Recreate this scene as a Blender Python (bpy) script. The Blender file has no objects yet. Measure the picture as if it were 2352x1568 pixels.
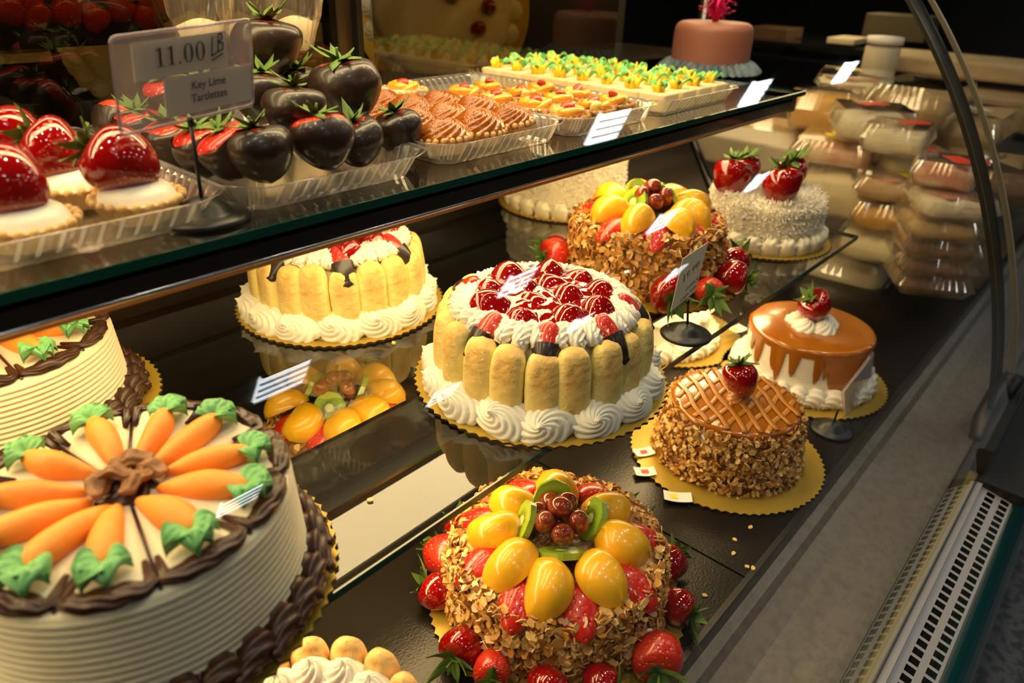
import bpy, math, random
import numpy as np
from mathutils import Vector, Matrix, noise
PI = math.pi
rnd = random.Random(7)
sc = bpy.context.scene
COL = sc.collection
Z0 = 1.45                       # eye height above the shop floor
# ------------------------------------------------------------------ camera
YAW, PITCH, ROLL, FPX = math.radians(49.10), math.radians(27.93), math.radians(1.90), 1646.0
cy, sy, cp, sp, cr, sr = math.cos(YAW), math.sin(YAW), math.cos(PITCH), math.sin(PITCH), math.cos(ROLL), math.sin(ROLL)
FWD = Vector((sy*cp, cy*cp, -sp)); RT = Vector((cy, -sy, 0)); UP0 = RT.cross(FWD)
CR = RT*cr + UP0*sr; CU = -RT*sr + UP0*cr
CAM = Vector((0, 0, Z0))
cam_d = bpy.data.cameras.new('camera'); cam = bpy.data.objects.new('camera', cam_d); COL.objects.link(cam)
m = Matrix((CR, CU, -FWD)).transposed().to_4x4(); m.translation = CAM; cam.matrix_world = m
cam_d.sensor_width = 36; cam_d.lens = FPX/2352*36; cam_d.clip_start = .01
cam_d.dof.use_dof = True; cam_d.dof.focus_distance = .80; cam_d.dof.aperture_fstop = 4.4
sc.camera = cam
def ray(px, py): return FWD + CR*((px-1176)/FPX) - CU*((py-784)/FPX)
def atz(px, py, z): d = ray(px, py); return d*(z/d.z)          # relative frame: z measured from the eye
def aty(px, py, y): d = ray(px, py); return d*(y/d.y)
def atx(px, py, x): d = ray(px, py); return d*(x/d.x)
# ------------------------------------------------------------------ mesh helpers
class MB:
    def __init__(s): s.v = []; s.f = []; s.m = []
    def add(s, v, f, m=0, M=None):
        b = len(s.v)
        if M is not None: v = [M @ Vector(p) for p in v]
        s.v.extend([tuple(p) for p in v]); s.f.extend([tuple(i+b for i in q) for q in f])
        s.m.extend([m]*len(f) if isinstance(m, int) else m); return s
    def grid(s, fn, nu, nv, cu=False, cv=False, m=0, M=None, flip=False):
        v = [fn(i/(nu if cu else nu-1), j/(nv if cv else nv-1)) for i in range(nu) for j in range(nv)]
        f = []
        for i in range(nu if cu else nu-1):
            for j in range(nv if cv else nv-1):
                a, b = i*nv+j, ((i+1) % nu)*nv+j; c, d = ((i+1) % nu)*nv+(j+1) % nv, i*nv+(j+1) % nv
                f.append((a, d, c, b) if flip else (a, b, c, d))
        return s.add(v, f, m, M)
    def box(s, x0, x1, y0, y1, z0, z1, m=0, M=None):
        v = [(x, y, z) for x in (x0, x1) for y in (y0, y1) for z in (z0, z1)]
        return s.add(v, [(0, 1, 3, 2), (4, 6, 7, 5), (0, 4, 5, 1), (2, 3, 7, 6), (0, 2, 6, 4), (1, 5, 7, 3)], m, M)
    def lathe(s, prof, n=48, m=0, M=None, rf=None):
        """prof: (r,z) bottom to top"""
        k = len(prof)
        def fn(u, v):
            r, z = prof[min(k-1, round(v*(k-1)))]; a = 2*PI*u
            q = rf(a, r, z) if rf else 1
            return (r*q*math.cos(a), r*q*math.sin(a), z)
        return s.grid(fn, n, k, True, False, m, M)
    def prism(s, poly, z0, z1, m=0, M=None, ms=None):
        n = len(poly); v = [(x, y, z0) for x, y in poly]+[(x, y, z1) for x, y in poly]
        f = [tuple(range(n-1, -1, -1)), tuple(range(n, 2*n))]+[(i, (i+1) % n, (i+1) % n+n, i+n) for i in range(n)]
        return s.add(v, f, [m, m]+[m if ms is None else ms]*n, M)
    def tube(s, pts, rad, n=10, lobes=0, depth=0, twist=0, m=0, M=None, cap=True, flat=1.0):
        P = [Vector(p) for p in pts]; k = len(P)
        R = rad if callable(rad) else (lambda t: rad)
        T = [(P[min(i+1, k-1)]-P[max(i-1, 0)]).normalized() for i in range(k)]
        a = Vector((0, 0, 1)) if abs(T[0].z) < .9 else Vector((1, 0, 0))
        N = (a - T[0]*a.dot(T[0])).normalized(); v = []; d = 0
        for i in range(k):
            if i: d += (P[i]-P[i-1]).length
            N = (N - T[i]*N.dot(T[i])).normalized(); B = T[i].cross(N); t = i/(k-1); r = R(t)
            for j in range(n):
                th = 2*PI*j/n; q = r*(1+depth*math.cos(lobes*th)) if lobes else r
                th2 = th+twist*d
                v.append(P[i]+(N*math.cos(th2)*flat+B*math.sin(th2))*q)
        f = [(i*n+j, (i+1)*n+j, (i+1)*n+(j+1) % n, i*n+(j+1) % n) for i in range(k-1) for j in range(n)]
        if cap: f += [tuple(range(n)), tuple((k-1)*n+j for j in range(n-1, -1, -1))]
        return s.add(v, f, m, M)
    def bake(s, M): s.v = [tuple(M @ Vector(p)) for p in s.v]; return s
    def mesh(s, name, mats, smooth=True):
        me = bpy.data.meshes.new(name); me.from_pydata(s.v, [], s.f)
        for a in (mats if isinstance(mats, (list, tuple)) else [mats]): me.materials.append(a)
        me.polygons.foreach_set('material_index', s.m)
        me.polygons.foreach_set('use_smooth', [smooth]*len(s.f)); me.update(); return me
    def build(s, name, mats, parent=None, loc=None, smooth=True, M=None):
        return link(s.mesh(name, mats, smooth), name, parent, loc, M)
def link(me, name, parent=None, loc=None, M=None):
    o = bpy.data.objects.new(name, me); COL.objects.link(o)
    if parent is not None: o.parent = parent
    if M is not None: o.matrix_local = M if parent is not None else M
    if loc is not None: o.location = loc
    return o
def tag(o, label=None, cat=None, group=None, kind=None):
    if label: o['label'] = label
    if cat: o['category'] = cat
    if group: o['group'] = group
    if kind: o['kind'] = kind
    return o
def thing(name, loc, label, cat, group=None, M=None):
    o = bpy.data.objects.new(name, None); COL.objects.link(o); o.empty_display_size = .01
    if M is not None: o.matrix_world = M
    else: o.location = loc
    return tag(o, label, cat, group)
def L(x, y, z): return Vector((x, y, Z0+z))
def frame(dirv, up=(0, 0, 1), loc=(0, 0, 0), sx=1, sy_=None, sz=None):
    """matrix whose local +Z looks along dirv"""
    z = Vector(dirv).normalized(); u = Vector(up)
    if abs(z.dot(u.normalized())) > .98: u = Vector((1, 0, 0))
    x = u.cross(z).normalized(); y = z.cross(x)
    M = Matrix((x, y, z)).transposed().to_4x4()
    M = M @ Matrix.Diagonal((sx, sy_ or sx, sz or sx, 1)); M.translation = Vector(loc); return M
def RZ(a): return Matrix.Rotation(a, 4, 'Z')
def RX(a): return Matrix.Rotation(a, 4, 'X')
def RY(a): return Matrix.Rotation(a, 4, 'Y')
def T(x, y, z): return Matrix.Translation((x, y, z))
def S(a, b=None, c=None): return Matrix.Diagonal((a, b or a, c or a, 1))
def nz(x, y, z, s=1): return noise.noise(Vector((x*s, y*s, z*s)))
ORD = ['first', 'second', 'third', 'fourth', 'fifth', 'sixth', 'seventh', 'eighth', 'ninth', 'tenth', 'eleventh', 'twelfth', 'thirteenth', 'fourteenth']
# ------------------------------------------------------------------ materials
def nd(nt, t, **k):
    n = nt.nodes.new(t)
    for a, b in k.items():
        if a in n.inputs.keys(): n.inputs[a].default_value = b
        else: setattr(n, a, b)
    return n
def mat(name, col, rough=.5, metal=0, sss=0, sssc=None, coat=0, coatr=.05, spec=.5, var=None, bump=None, vor=None, trans=0, stripes=None, scratch=None):
    m = bpy.data.materials.new(name); m.use_nodes = True; nt = m.node_tree
    b = nt.nodes['Principled BSDF']; I = b.inputs
    I['Base Color'].default_value = (*col, 1); I['Roughness'].default_value = rough; I['Metallic'].default_value = metal
    I['Specular IOR Level'].default_value = spec; I['Coat Weight'].default_value = coat; I['Coat Roughness'].default_value = coatr
    I['Transmission Weight'].default_value = trans
    if sss:
        I['Subsurface Weight'].default_value = sss; I['Subsurface Radius'].default_value = sssc or (1, .5, .25); I['Subsurface Scale'].default_value = .004
    tc = nd(nt, 'ShaderNodeTexCoord'); ob = tc.outputs['Object']; lk = nt.links.new
    src = None
    if var:      # (colour, scale, low, high)
        n = nd(nt, 'ShaderNodeTexNoise', Scale=var[1], Detail=4.0); lk(ob, n.inputs['Vector'])
        r = nd(nt, 'ShaderNodeMapRange'); r.inputs[1].default_value = var[2]; r.inputs[2].default_value = var[3]; lk(n.outputs[0], r.inputs[0])
        x = nd(nt, 'ShaderNodeMix', data_type='RGBA'); x.inputs[6].default_value = (*col, 1); x.inputs[7].default_value = (*var[0], 1)
        lk(r.outputs[0], x.inputs[0]); lk(x.outputs[2], I['Base Color']); src = x.outputs[2]
    hs = []
    if vor:      # (scale, strength, seed colour or None): pitted skin, seeds in the pits
        v = nd(nt, 'ShaderNodeTexVoronoi', Scale=vor[0]); lk(ob, v.inputs['Vector'])
        r = nd(nt, 'ShaderNodeMapRange'); r.inputs[1].default_value = .05; r.inputs[2].default_value = .42; r.interpolation_type = 'SMOOTHSTEP'; lk(v.outputs['Distance'], r.inputs[0])
        bn = nd(nt, 'ShaderNodeBump', Strength=vor[1], Distance=.0012); lk(r.outputs[0], bn.inputs['Height']); hs.append(bn)
        if vor[2]:
            r2 = nd(nt, 'ShaderNodeMapRange'); r2.inputs[1].default_value = .13; r2.inputs[2].default_value = .2; lk(v.outputs['Distance'], r2.inputs[0])
            x = nd(nt, 'ShaderNodeMix', data_type='RGBA'); x.inputs[6].default_value = (*vor[2], 1); x.inputs[7].default_value = (*col, 1)
            if src: lk(src, x.inputs[7])
            lk(r2.outputs[0], x.inputs[0]); lk(x.outputs[2], I['Base Color'])
    for bb in ([bump] if bump and not isinstance(bump[0], tuple) else (bump or [])):     # (scale, strength, distance)
        n = nd(nt, 'ShaderNodeTexNoise', Scale=bb[0], Detail=3.0)
        if len(bb) > 3: mp = nd(nt, 'ShaderNodeMapping'); mp.inputs['Scale'].default_value = bb[3]; lk(ob, mp.inputs[0]); lk(mp.outputs[0], n.inputs['Vector'])
        else: lk(ob, n.inputs['Vector'])
        bn = nd(nt, 'ShaderNodeBump', Strength=bb[1], Distance=bb[2]); lk(n.outputs[0], bn.inputs['Height']); hs.append(bn)
    for i in range(1, len(hs)): lk(hs[i-1].outputs[0], hs[i].inputs['Normal'])
    if hs:
        lk(hs[-1].outputs[0], I['Normal'])
    return m
def thin(name, tint, ior=1.45, rough=0.0, haze=0, hazec=(.9, .85, .75), gain=1.0):
    """thin clear sheet: see-through plus Fresnel mirror"""
    m = bpy.data.materials.new(name); m.use_nodes = True; nt = m.node_tree; nt.nodes.clear(); lk = nt.links.new
    out = nd(nt, 'ShaderNodeOutputMaterial'); tr = nd(nt, 'ShaderNodeBsdfTransparent'); tr.inputs[0].default_value = (*tint, 1)
    gl = nd(nt, 'ShaderNodeBsdfAnisotropic'); gl.inputs['Roughness'].default_value = rough; gl.inputs['Color'].default_value = (1, 1, 1, 1)
    g = nd(nt, 'ShaderNodeNewGeometry'); mr = nd(nt, 'ShaderNodeMapRange'); mr.inputs[3].default_value = ior; mr.inputs[4].default_value = 1/ior
    lk(g.outputs['Backfacing'], mr.inputs[0]); fr = nd(nt, 'ShaderNodeFresnel'); lk(mr.outputs[0], fr.inputs[0])
    mu = nd(nt, 'ShaderNodeMath', operation='MULTIPLY', use_clamp=True); mu.inputs[1].default_value = gain; lk(fr.outputs[0], mu.inputs[0])
    mx = nd(nt, 'ShaderNodeMixShader'); lk(mu.outputs[0], mx.inputs[0])
    base = tr.outputs[0]
    if haze:
        df = nd(nt, 'ShaderNodeBsdfDiffuse'); df.inputs[0].default_value = (*hazec, 1); tl = nd(nt, 'ShaderNodeBsdfTranslucent'); tl.inputs[0].default_value = (*hazec, 1)
        m1 = nd(nt, 'ShaderNodeMixShader'); lk(df.outputs[0], m1.inputs[1]); lk(tl.outputs[0], m1.inputs[2])
        m2 = nd(nt, 'ShaderNodeMixShader'); m2.inputs[0].default_value = haze; lk(tr.outputs[0], m2.inputs[1]); lk(m1.outputs[0], m2.inputs[2]); base = m2.outputs[0]
    lk(base, mx.inputs[1]); lk(gl.outputs[0], mx.inputs[2]); lk(mx.outputs[0], out.inputs[0]); return m
def emis(name, col, st):
    m = bpy.data.materials.new(name); m.use_nodes = True; nt = m.node_tree; nt.nodes.clear()
    o = nd(nt, 'ShaderNodeOutputMaterial'); e = nd(nt, 'ShaderNodeEmission'); e.inputs[0].default_value = (*col, 1); e.inputs[1].default_value = st
    nt.links.new(e.outputs[0], o.inputs[0]); return m
def kiwi_mat():
    m = mat('kiwi_flesh', (.3, .42, .03), .25, coat=.5); nt = m.node_tree; lk = nt.links.new; b = nt.nodes['Principled BSDF']
    tc = nd(nt, 'ShaderNodeTexCoord'); sx = nd(nt, 'ShaderNodeSeparateXYZ'); lk(tc.outputs['Object'], sx.inputs[0])
    at = nd(nt, 'ShaderNodeMath', operation='ARCTAN2'); lk(sx.outputs[1], at.inputs[0]); lk(sx.outputs[0], at.inputs[1])
    cb = nd(nt, 'ShaderNodeCombineXYZ'); lk(sx.outputs[0], cb.inputs[0]); lk(sx.outputs[1], cb.inputs[1])
    ln = nd(nt, 'ShaderNodeVectorMath', operation='LENGTH'); lk(cb.outputs[0], ln.inputs[0])
    rp = nd(nt, 'ShaderNodeValToRGB'); sc_ = nd(nt, 'ShaderNodeMath', operation='MULTIPLY'); sc_.inputs[1].default_value = 1/.0205; lk(ln.outputs['Value'], sc_.inputs[0]); lk(sc_.outputs[0], rp.inputs[0])
    e = rp.color_ramp.elements; e[0].position = 0; e[0].color = (.72, .75, .35, 1); e[1].position = 1; e[1].color = (.32, .5, .03, 1)
    for p, c in ((.24, (.7, .74, .32, 1)), (.33, (.28, .4, .03, 1)), (.6, (.24, .42, .02, 1)), (.85, (.36, .55, .04, 1))): q = e.new(p); q.color = c
    w = nd(nt, 'ShaderNodeMath', operation='MULTIPLY'); w.inputs[1].default_value = 26; lk(at.outputs[0], w.inputs[0]); sn = nd(nt, 'ShaderNodeMath', operation='SINE'); lk(w.outputs[0], sn.inputs[0])
    gt = nd(nt, 'ShaderNodeMath', operation='GREATER_THAN'); gt.inputs[1].default_value = .25; lk(sn.outputs[0], gt.inputs[0])
    band = nd(nt, 'ShaderNodeMapRange'); 
    cmpn = nd(nt, 'ShaderNodeMath', operation='COMPARE'); cmpn.inputs[1].default_value = .42; cmpn.inputs[2].default_value = .1
    nn = nd(nt, 'ShaderNodeTexNoise', Scale=400.0); lk(tc.outputs['Object'], nn.inputs['Vector']); ad = nd(nt, 'ShaderNodeMath', operation='MULTIPLY_ADD'); ad.inputs[1].default_value = .25; lk(nn.outputs[0], ad.inputs[0]); lk(sc_.outputs[0], ad.inputs[2])
    sb = nd(nt, 'ShaderNodeMath', operation='SUBTRACT'); sb.inputs[1].default_value = .12; lk(ad.outputs[0], sb.inputs[0]); lk(sb.outputs[0], cmpn.inputs[0])
    an = nd(nt, 'ShaderNodeMath', operation='MULTIPLY'); lk(gt.outputs[0], an.inputs[0]); lk(cmpn.outputs[0], an.inputs[1])
    x = nd(nt, 'ShaderNodeMix', data_type='RGBA'); lk(rp.outputs[0], x.inputs[6]); x.inputs[7].default_value = (.02, .015, .005, 1); lk(an.outputs[0], x.inputs[0]); lk(x.outputs[2], b.inputs['Base Color'])
    nt.nodes.remove(band); return m
def finger_tops(m):
    # baked faces are tanner than the pale flanks of each ladyfinger (varies with the piece's own width)
    nt = m.node_tree; lk = nt.links.new; b = nt.nodes['Principled BSDF']; src = b.inputs['Base Color'].links[0].from_socket
    tc = nd(nt, 'ShaderNodeTexCoord'); sx = nd(nt, 'ShaderNodeSeparateXYZ'); lk(tc.outputs['Object'], sx.inputs[0])
    ab = nd(nt, 'ShaderNodeMath', operation='ABSOLUTE'); lk(sx.outputs[0], ab.inputs[0]); r = nd(nt, 'ShaderNodeMapRange'); r.inputs[1].default_value = .007; r.inputs[2].default_value = .0165; lk(ab.outputs[0], r.inputs[0])
    x = nd(nt, 'ShaderNodeMix', data_type='RGBA'); x.inputs[7].default_value = (.96, .80, .30, 1); lk(src, x.inputs[6]); lk(r.outputs[0], x.inputs[0]); lk(x.outputs[2], b.inputs['Base Color'])
K = {}
K['cream'] = mat('whipped_cream', (.93, .88, .75), .42, sss=.35, sssc=(1, .8, .5), bump=(160, .35, .0015))
K['creamy'] = mat('butter_cream', (.86, .79, .58), .45, sss=.2, sssc=(1, .8, .5), bump=(120, .25, .001))
K['icing'] = mat('cream_cheese_icing', (.82, .74, .52), .5, sss=.15, sssc=(1, .8, .5), bump=(90, .3, .001), var=((.74, .64, .42), 25, .5, .8))
K['finger'] = mat('ladyfinger_sponge', (.90, .66, .21), .75, sss=.1, bump=((75, .9, .004), (30, .5, .005, (1, 1, 2)), (500, .5, .0008)), var=((.76, .40, .10), 34, .40, .62))
finger_tops(K['finger'])
K['toast'] = mat('toasted_ladyfinger', (.85, .56, .2), .8, bump=((140, .6, .002), (900, .6, .0006)), var=((.6, .27, .06), 70, .5, .72))
K['choc'] = mat('dark_chocolate_glaze', (.019, .0088, .005), .36, coat=.28, coatr=.12, bump=(2.2, .35, .006), var=((.04, .019, .01), 2, .4, .8))
K['chocf'] = mat('chocolate_frosting', (.045, .014, .005), .36, bump=(140, .4, .001), coat=.1, coatr=.3)
K['berry'] = mat('strawberry_flesh', (.6, .018, .008), .3, coat=.6, coatr=.08, vor=(11, .9, (.75, .35, .06)), var=((.7, .07, .015), 2.2, .5, .75))
K['glaze'] = mat('glazed_strawberry_skin', (.31, .0025, .003), .08, coat=1, coatr=.015, vor=(10, .35, (.55, .06, .01)), var=((.24, .002, .002), 2, .4, .7))
K['gel'] = mat('red_fruit_glaze', (.24, .002, .002), .06, coat=1, coatr=.01, bump=(60, .25, .002))
K['cut'] = mat('cut_strawberry_flesh', (.78, .09, .03), .3, coat=.4, var=((.86, .42, .25), 3, .5, .7))
K['leaf'] = mat('strawberry_leaf', (.09, .19, .02), .5, bump=(150, .5, .001), var=((.25, .36, .06), 60, .5, .75))
K['peach'] = mat('peach_flesh', (1.0, .50, .015), .28, coat=.45, coatr=.04, sss=.3, sssc=(1, .5, .1), bump=(420, .2, .0006), var=((1.0, .54, .02), 30, .35, .75))
K['orange'] = mat('mandarin_segment', (.95, .36, .01), .2, coat=.8, sss=.2, bump=(260, .5, .001), var=((.98, .55, .04), 60, .4, .7))
K['pine'] = mat('pineapple_piece', (.9, .66, .16), .25, coat=.6, sss=.2, bump=((120, .6, .002),))
K['grape'] = mat('red_grape_skin', (.22, .025, .012), .12, coat=.7, coatr=.05, sss=.25, sssc=(1, .3, .15), var=((.42, .1, .03), 60, .4, .75))
K['kiwi'] = kiwi_mat()
K['kskin'] = mat('kiwi_edge', (.3, .45, .04), .3, coat=.5)
K['nutA'] = mat('almond_pale', (.82, .52, .17), .4, coat=.4, coatr=.15)
K['nutB'] = mat('almond_toasted', (.6, .28, .05), .4, coat=.6, coatr=.15)
K['nutC'] = mat('almond_brown', (.3, .1, .014), .35, coat=.8, coatr=.12)
K['nutbase'] = mat('syrup_soaked_nut_base', (.33, .13, .022), .3, coat=.6, bump=((160, .8, .004),), var=((.7, .5, .3), 40, .52, .7))
K['gold'] = mat('gold_foil_card', (.47, .315, .04), .36, metal=.35, bump=(30, .12, .002), var=((.52, .33, .035), 12, .4, .7))
K['goldedge'] = mat('corrugated_card_edge', (.045, .022, .01), .7)
K['car'] = mat('caramel_icing', (.37, .115, .006), .17, coat=.5, coatr=.06, bump=(70, .15, .001))
K['carS'] = mat('dulce_de_leche', (.37, .10, .003), .2, coat=.4, coatr=.07)
K['carL'] = mat('caramel_drizzle', (.50, .19, .022), .3, coat=.3)
K['crust'] = mat('tart_pastry', (.76, .5, .2), .75, bump=((400, .5, .0006),), var=((.62, .34, .1), 60, .5, .8))
K['crustD'] = mat('browned_tart_pastry', (.5, .25, .07), .75, bump=((400, .5, .0006),), var=((.3, .13, .03), 60, .45, .75))
K['carrot'] = mat('orange_buttercream', (.94, .33, .035), .5, sss=.2, bump=((130, .5, .0018),), var=((.86, .26, .02), 40, .5, .8))
K['green'] = mat('green_buttercream', (.17, .46, .15), .5, sss=.2, bump=(90, .3, .001), var=((.22, .55, .2), 60, .45, .75))
K['greenB'] = mat('bright_green_buttercream', (.2, .62, .22), .5, sss=.2)
K['yellow'] = mat('yellow_buttercream', (.95, .66, .02), .5, sss=.2)
K['fondant'] = mat('pink_fondant', (.27, .105, .08), .5, sss=.2, bump=(20, .1, .002))
K['blue'] = mat('blue_ruffled_paper', (.05, .1, .16), .6, var=((.14, .2, .24), 60, .4, .7))
K['tinsel'] = mat('magenta_tinsel', (.6, .01, .12), .2, metal=.8)
K['coco'] = mat('shredded_coconut', (.96, .91, .8), .6, sss=.1, sssc=(1, .9, .7))
K['pecan'] = mat('pecan_half', (.23, .09, .025), .5, bump=((160, .8, .003),), var=((.36, .17, .05), 60, .4, .7))
K['petit'] = mat('petit_four_fondant', (.85, .7, .4), .45, sss=.3, sssc=(1, .8, .4), bump=(60, .15, .001))
K['dark'] = mat('dark_lacquered_panel', (.012, .010, .007), .3, bump=(6, .1, .004))
K['deck'] = mat('textured_black_steel', (.019, .0155, .011), .25, metal=.6, bump=((330, .3, .0008),), var=((.026, .021, .015), 5, .4, .7))
K['ledge'] = mat('brushed_speckled_steel', (.23, .2, .165), .42, metal=.55, bump=((160, .15, .0008, (1, 8, 1)),), var=((.17, .15, .125), 70, .4, .7))
K['rail'] = mat('black_anodised_rail', (.012, .012, .014), .22, metal=.3, coat=.5)
K['lip'] = mat('dark_steel_lip', (.06, .055, .045), .35, metal=.8)
K['blk'] = mat('black_plastic', (.012, .012, .011), .35, bump=(400, .25, .0006))
K['edge'] = mat('green_glass_edge', (.0, .045, .032), .12, spec=.8)
K['shelf'] = thin('shelf_glass', (.93, .95, .9), 1.5, .0, gain=1.45)
K['glass'] = thin('curved_front_glass', (.98, .99, .97), 1.5, .0)
K['clear'] = thin('clear_plastic_tray', (.93, .9, .84), 1.6, .12, haze=.2, gain=2.5)
K['clear_streak'] = thin('clear_plastic_streak', (.9, .86, .78), 1.6, .1, haze=.5, gain=3)  # highlight streaks of the flutes, put in as milkier facets
K['acry'] = thin('clear_acrylic', (.95, .94, .97), 1.5, .03, haze=.1, hazec=(.8, .75, .85))
K['wrap'] = thin('crinkled_clear_wrap', (.93, .9, .82), 1.5, .06, haze=.13, gain=2)
K['dimming'] = thin('dimming_rear_glass', (.30, .25, .15), 1.5)
K['paper'] = mat('cream_card', (.62, .56, .42), .7)
K['paper2'] = mat('ivory_card', (.92, .85, .62), .7)
K['pinkp'] = mat('white_card_back', (.68, .6, .52), .7)
K['ink'] = mat('black_ink', (.03, .028, .03), .6)
K['red'] = mat('red_print', (.7, .06, .02), .5)
K['yel'] = mat('yellow_print', (.9, .75, .02), .5)
K['white'] = mat('white_label_paper', (.85, .82, .75), .5)
K['perf'] = mat('grey_perforated_steel', (.32, .31, .31), .42, metal=.3)
K['hole'] = mat('black_vent_hole', (.002, .002, .002), .9)
K['teal'] = mat('dark_teal_bumper', (.002, .04, .05), .1, coat=1)
K['olive'] = mat('olive_gasket', (.2, .17, .05), .4)
K['wall'] = mat('cream_wall', (.55, .48, .33), .7)
K['metalblue'] = mat('lamp_reflector_steel', (.35, .42, .55), .35, metal=.6, bump=(300, .3, .0006))
WARM = (1.0, .73, .36)
K['lampT'] = emis('warm_fluorescent_tube', WARM, 10.5)
K['lampM'] = emis('deck_fluorescent_tube', WARM, 18)
K['lampC'] = emis('canopy_fluorescent_tube', WARM, 17)
K['added_spot'] = emis('added_spot_lens', (1.0, .88, .68), 170)
K['ceil'] = emis('ceiling_light_diffuser', (.90, .96, .97), 19)
# ------------------------------------------------------------------ display case
X0, X1 = -.9, 1.42
XE = 1.42
# front glass profile: depth as a function of height
GC = np.polyfit(*zip(*[(z, y) for y, z in [(.037, -.71), (.037, -.675), (.055, -.603), (.0715, -.54), (.12, -.411), (.172, -.287), (.21, -.217), (.243, -.169), (.286, -.111), (.349, -.035), (.43, .05)]]), 4)
def gY(z): return float(np.polyval(GC, z))
def gpts(n=40, z0=-.712, z1=.16): return [(gY(z0+(z1-z0)*i/(n-1)), z0+(z1-z0)*i/(n-1)) for i in range(n)]
G = gpts()
def sheet(x0, x1, off=0.0, m=K['glass'], name='curved_glass', parent=None):
    b = MB(); b.grid(lambda u, v: (x0+(x1-x0)*u, G[round(v*39)][0]+off, Z0+G[round(v*39)][1]), 2, 40, flip=True)
    return b.build(name, m, parent)
pane = thing('curved_glass_panel', L(0, 0, 0)*0, 'large curved clear front glass of the pastry case with ceiling lights mirrored in it', 'glass panel')
sheet(X0, XE, parent=pane, name='glass_sheet')
b = MB()
for i in range(39):
    (ya, za), (yb, zb) = G[i], G[i+1]
    b.add([(XE, ya, Z0+za), (XE, ya+.010, Z0+za), (XE, yb+.010, Z0+zb), (XE, yb, Z0+zb)], [(0, 1, 2, 3)])
    b.add([(XE-.007, ya-.001, Z0+za), (XE, ya-.001, Z0+za), (XE, yb-.001, Z0+zb), (XE-.007, yb-.001, Z0+zb)], [(0, 1, 2, 3)])
b.build('polished_edge', mat('pale_glass_edge', (.5, .45, .3), .3, spec=.8), pane)
mull = thing('glass_joint_post', Vector((0, 0, 0)), 'black curved upright behind the joint of the front glass panels', 'post')
b = MB(); b.grid(lambda u, v: (1.352+.062*u, G[round(v*39)][0]+.018, Z0+G[round(v*39)][1]), 2, 40)
b.grid(lambda u, v: (1.352+.062*u, G[round(v*39)][0]+.026, Z0+G[round(v*39)][1]), 2, 40, flip=True)
b.grid(lambda u, v: (1.352, G[round(v*39)][0]+.018+.008*u, Z0+G[round(v*39)][1]), 2, 40)
b.grid(lambda u, v: (1.414, G[round(v*39)][0]+.018+.008*u, Z0+G[round(v*39)][1]), 2, 40); b.build('black_strip', K['blk'], mull)
b = MB(); b.grid(lambda u, v: (1.344+.006*u, G[round(v*39)][0]+.016, Z0+G[round(v*39)][1]), 2, 40); b.build('pale_edge_strip', mat('brass_edge_trim', (.3, .22, .09), .3, metal=.5), mull)
pane2 = tag(sheet(XE+.004, 3.2, name='curved_glass_panel'), 'curved clear glass of the neighbouring case beyond the black joint', 'glass panel')
# cabinet body: back wall, deck pans, ledge, sill, grille
case = thing('display_case', L(0, 0, -.65), 'dark refrigerated pastry case with steel front ledge and black interior', 'display case')
def part(b, name, m, smooth=False, parent=None): # geometry given in eye-relative coordinates
    par = parent or case; v = par.location
    b.v = [(p[0]-v.x, p[1]-v.y, p[2]+Z0-v.z) for p in b.v]; return b.build(name, m, par, smooth=smooth)
for xa, xb in ((-.9, .067), (.0695, .6705), (.6735, 1.2745), (1.2775, 1.9)):
    b = MB(); b.box(xa, xb, .197, 1.02, -.668, -.65); part(b, 'deck_pan', K['deck'])
prof = [(.197, -.650), (.194, -.650), (.1925, -.6525), (.188, -.671), (.176, -.675), (.168, -.683), (.14, -.694), (.1, -.701), (.066, -.706), (.061, -.7065)]
b = MB(); b.grid(lambda u, v: (-.9+3.6*u, *prof[round(v*9)]), 2, 10); part(b, 'front_ledge', K['ledge'])
b = MB(); b.box(-.9, 2.7, .1905, .1975, -.6535, -.6497); part(b, 'deck_lip', K['lip'])
b = MB(); b.box(-.9, 2.7, .062, .0645, -.706, -.7035); b.box(-.9, 2.7, .0345, .0375, -.722, -.705); part(b, 'sill_rail', K['lip'])
b = MB(); b.box(-.9, 2.7, .050, .0618, -.712, -.7055); part(b, 'glass_channel', mat('greenish_channel', (.1, .1, .07), .3, metal=.5))
b = MB(); b.box(-.9, 2.7, .0378, .050, -.712, -.7065); part(b, 'gasket', K['olive'])
b = MB(); b.box(-.9, 2.7, .026, .0345, -.722, -.7085); part(b, 'grey_rail', K['perf'])
# perforated air grille: real slots in a folded strip
ga = (.026, -.714); gb = (-.022, -.724)
def gp(x, t): return (x, ga[0]+(gb[0]-ga[0])*t, ga[1]+(gb[1]-ga[1])*t)
b = MB(); rows = [0, .2, .44, .62, .86, 1.0]
x = .45; dx = .0165
while x < 1.16:
    for k in range(5):
        hole = k in (1, 3)
        xs = [x, x+dx*.31, x+dx] if hole else [x, x+dx]
        for q in range(len(xs)-1):
            if hole and q == 1: continue
            b.add([gp(xs[q], rows[k]), gp(xs[q], rows[k+1]), gp(xs[q+1], rows[k+1]), gp(xs[q+1], rows[k])], [(0, 1, 2, 3)])
    x += dx
b.add([gp(-.9, 0), gp(-.9, 1), gp(.45, 1), gp(.45, 0)], [(0, 1, 2, 3)]); b.add([gp(x, 0), gp(x, 1), gp(1.18, 1), gp(1.18, 0)], [(0, 1, 2, 3)])
part(b, 'air_grille', K['perf'])
b = MB(); b.box(-.9, 2.7, -.012, .024, -.76, -.735); part(b, 'grille_plenum', K['hole'])
b = MB(); b.tube([(-.9, -.028, -.742), (1.3, -.028, -.742)], .021, 20); part(b, 'bumper_rail', K['teal'], True)
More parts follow.
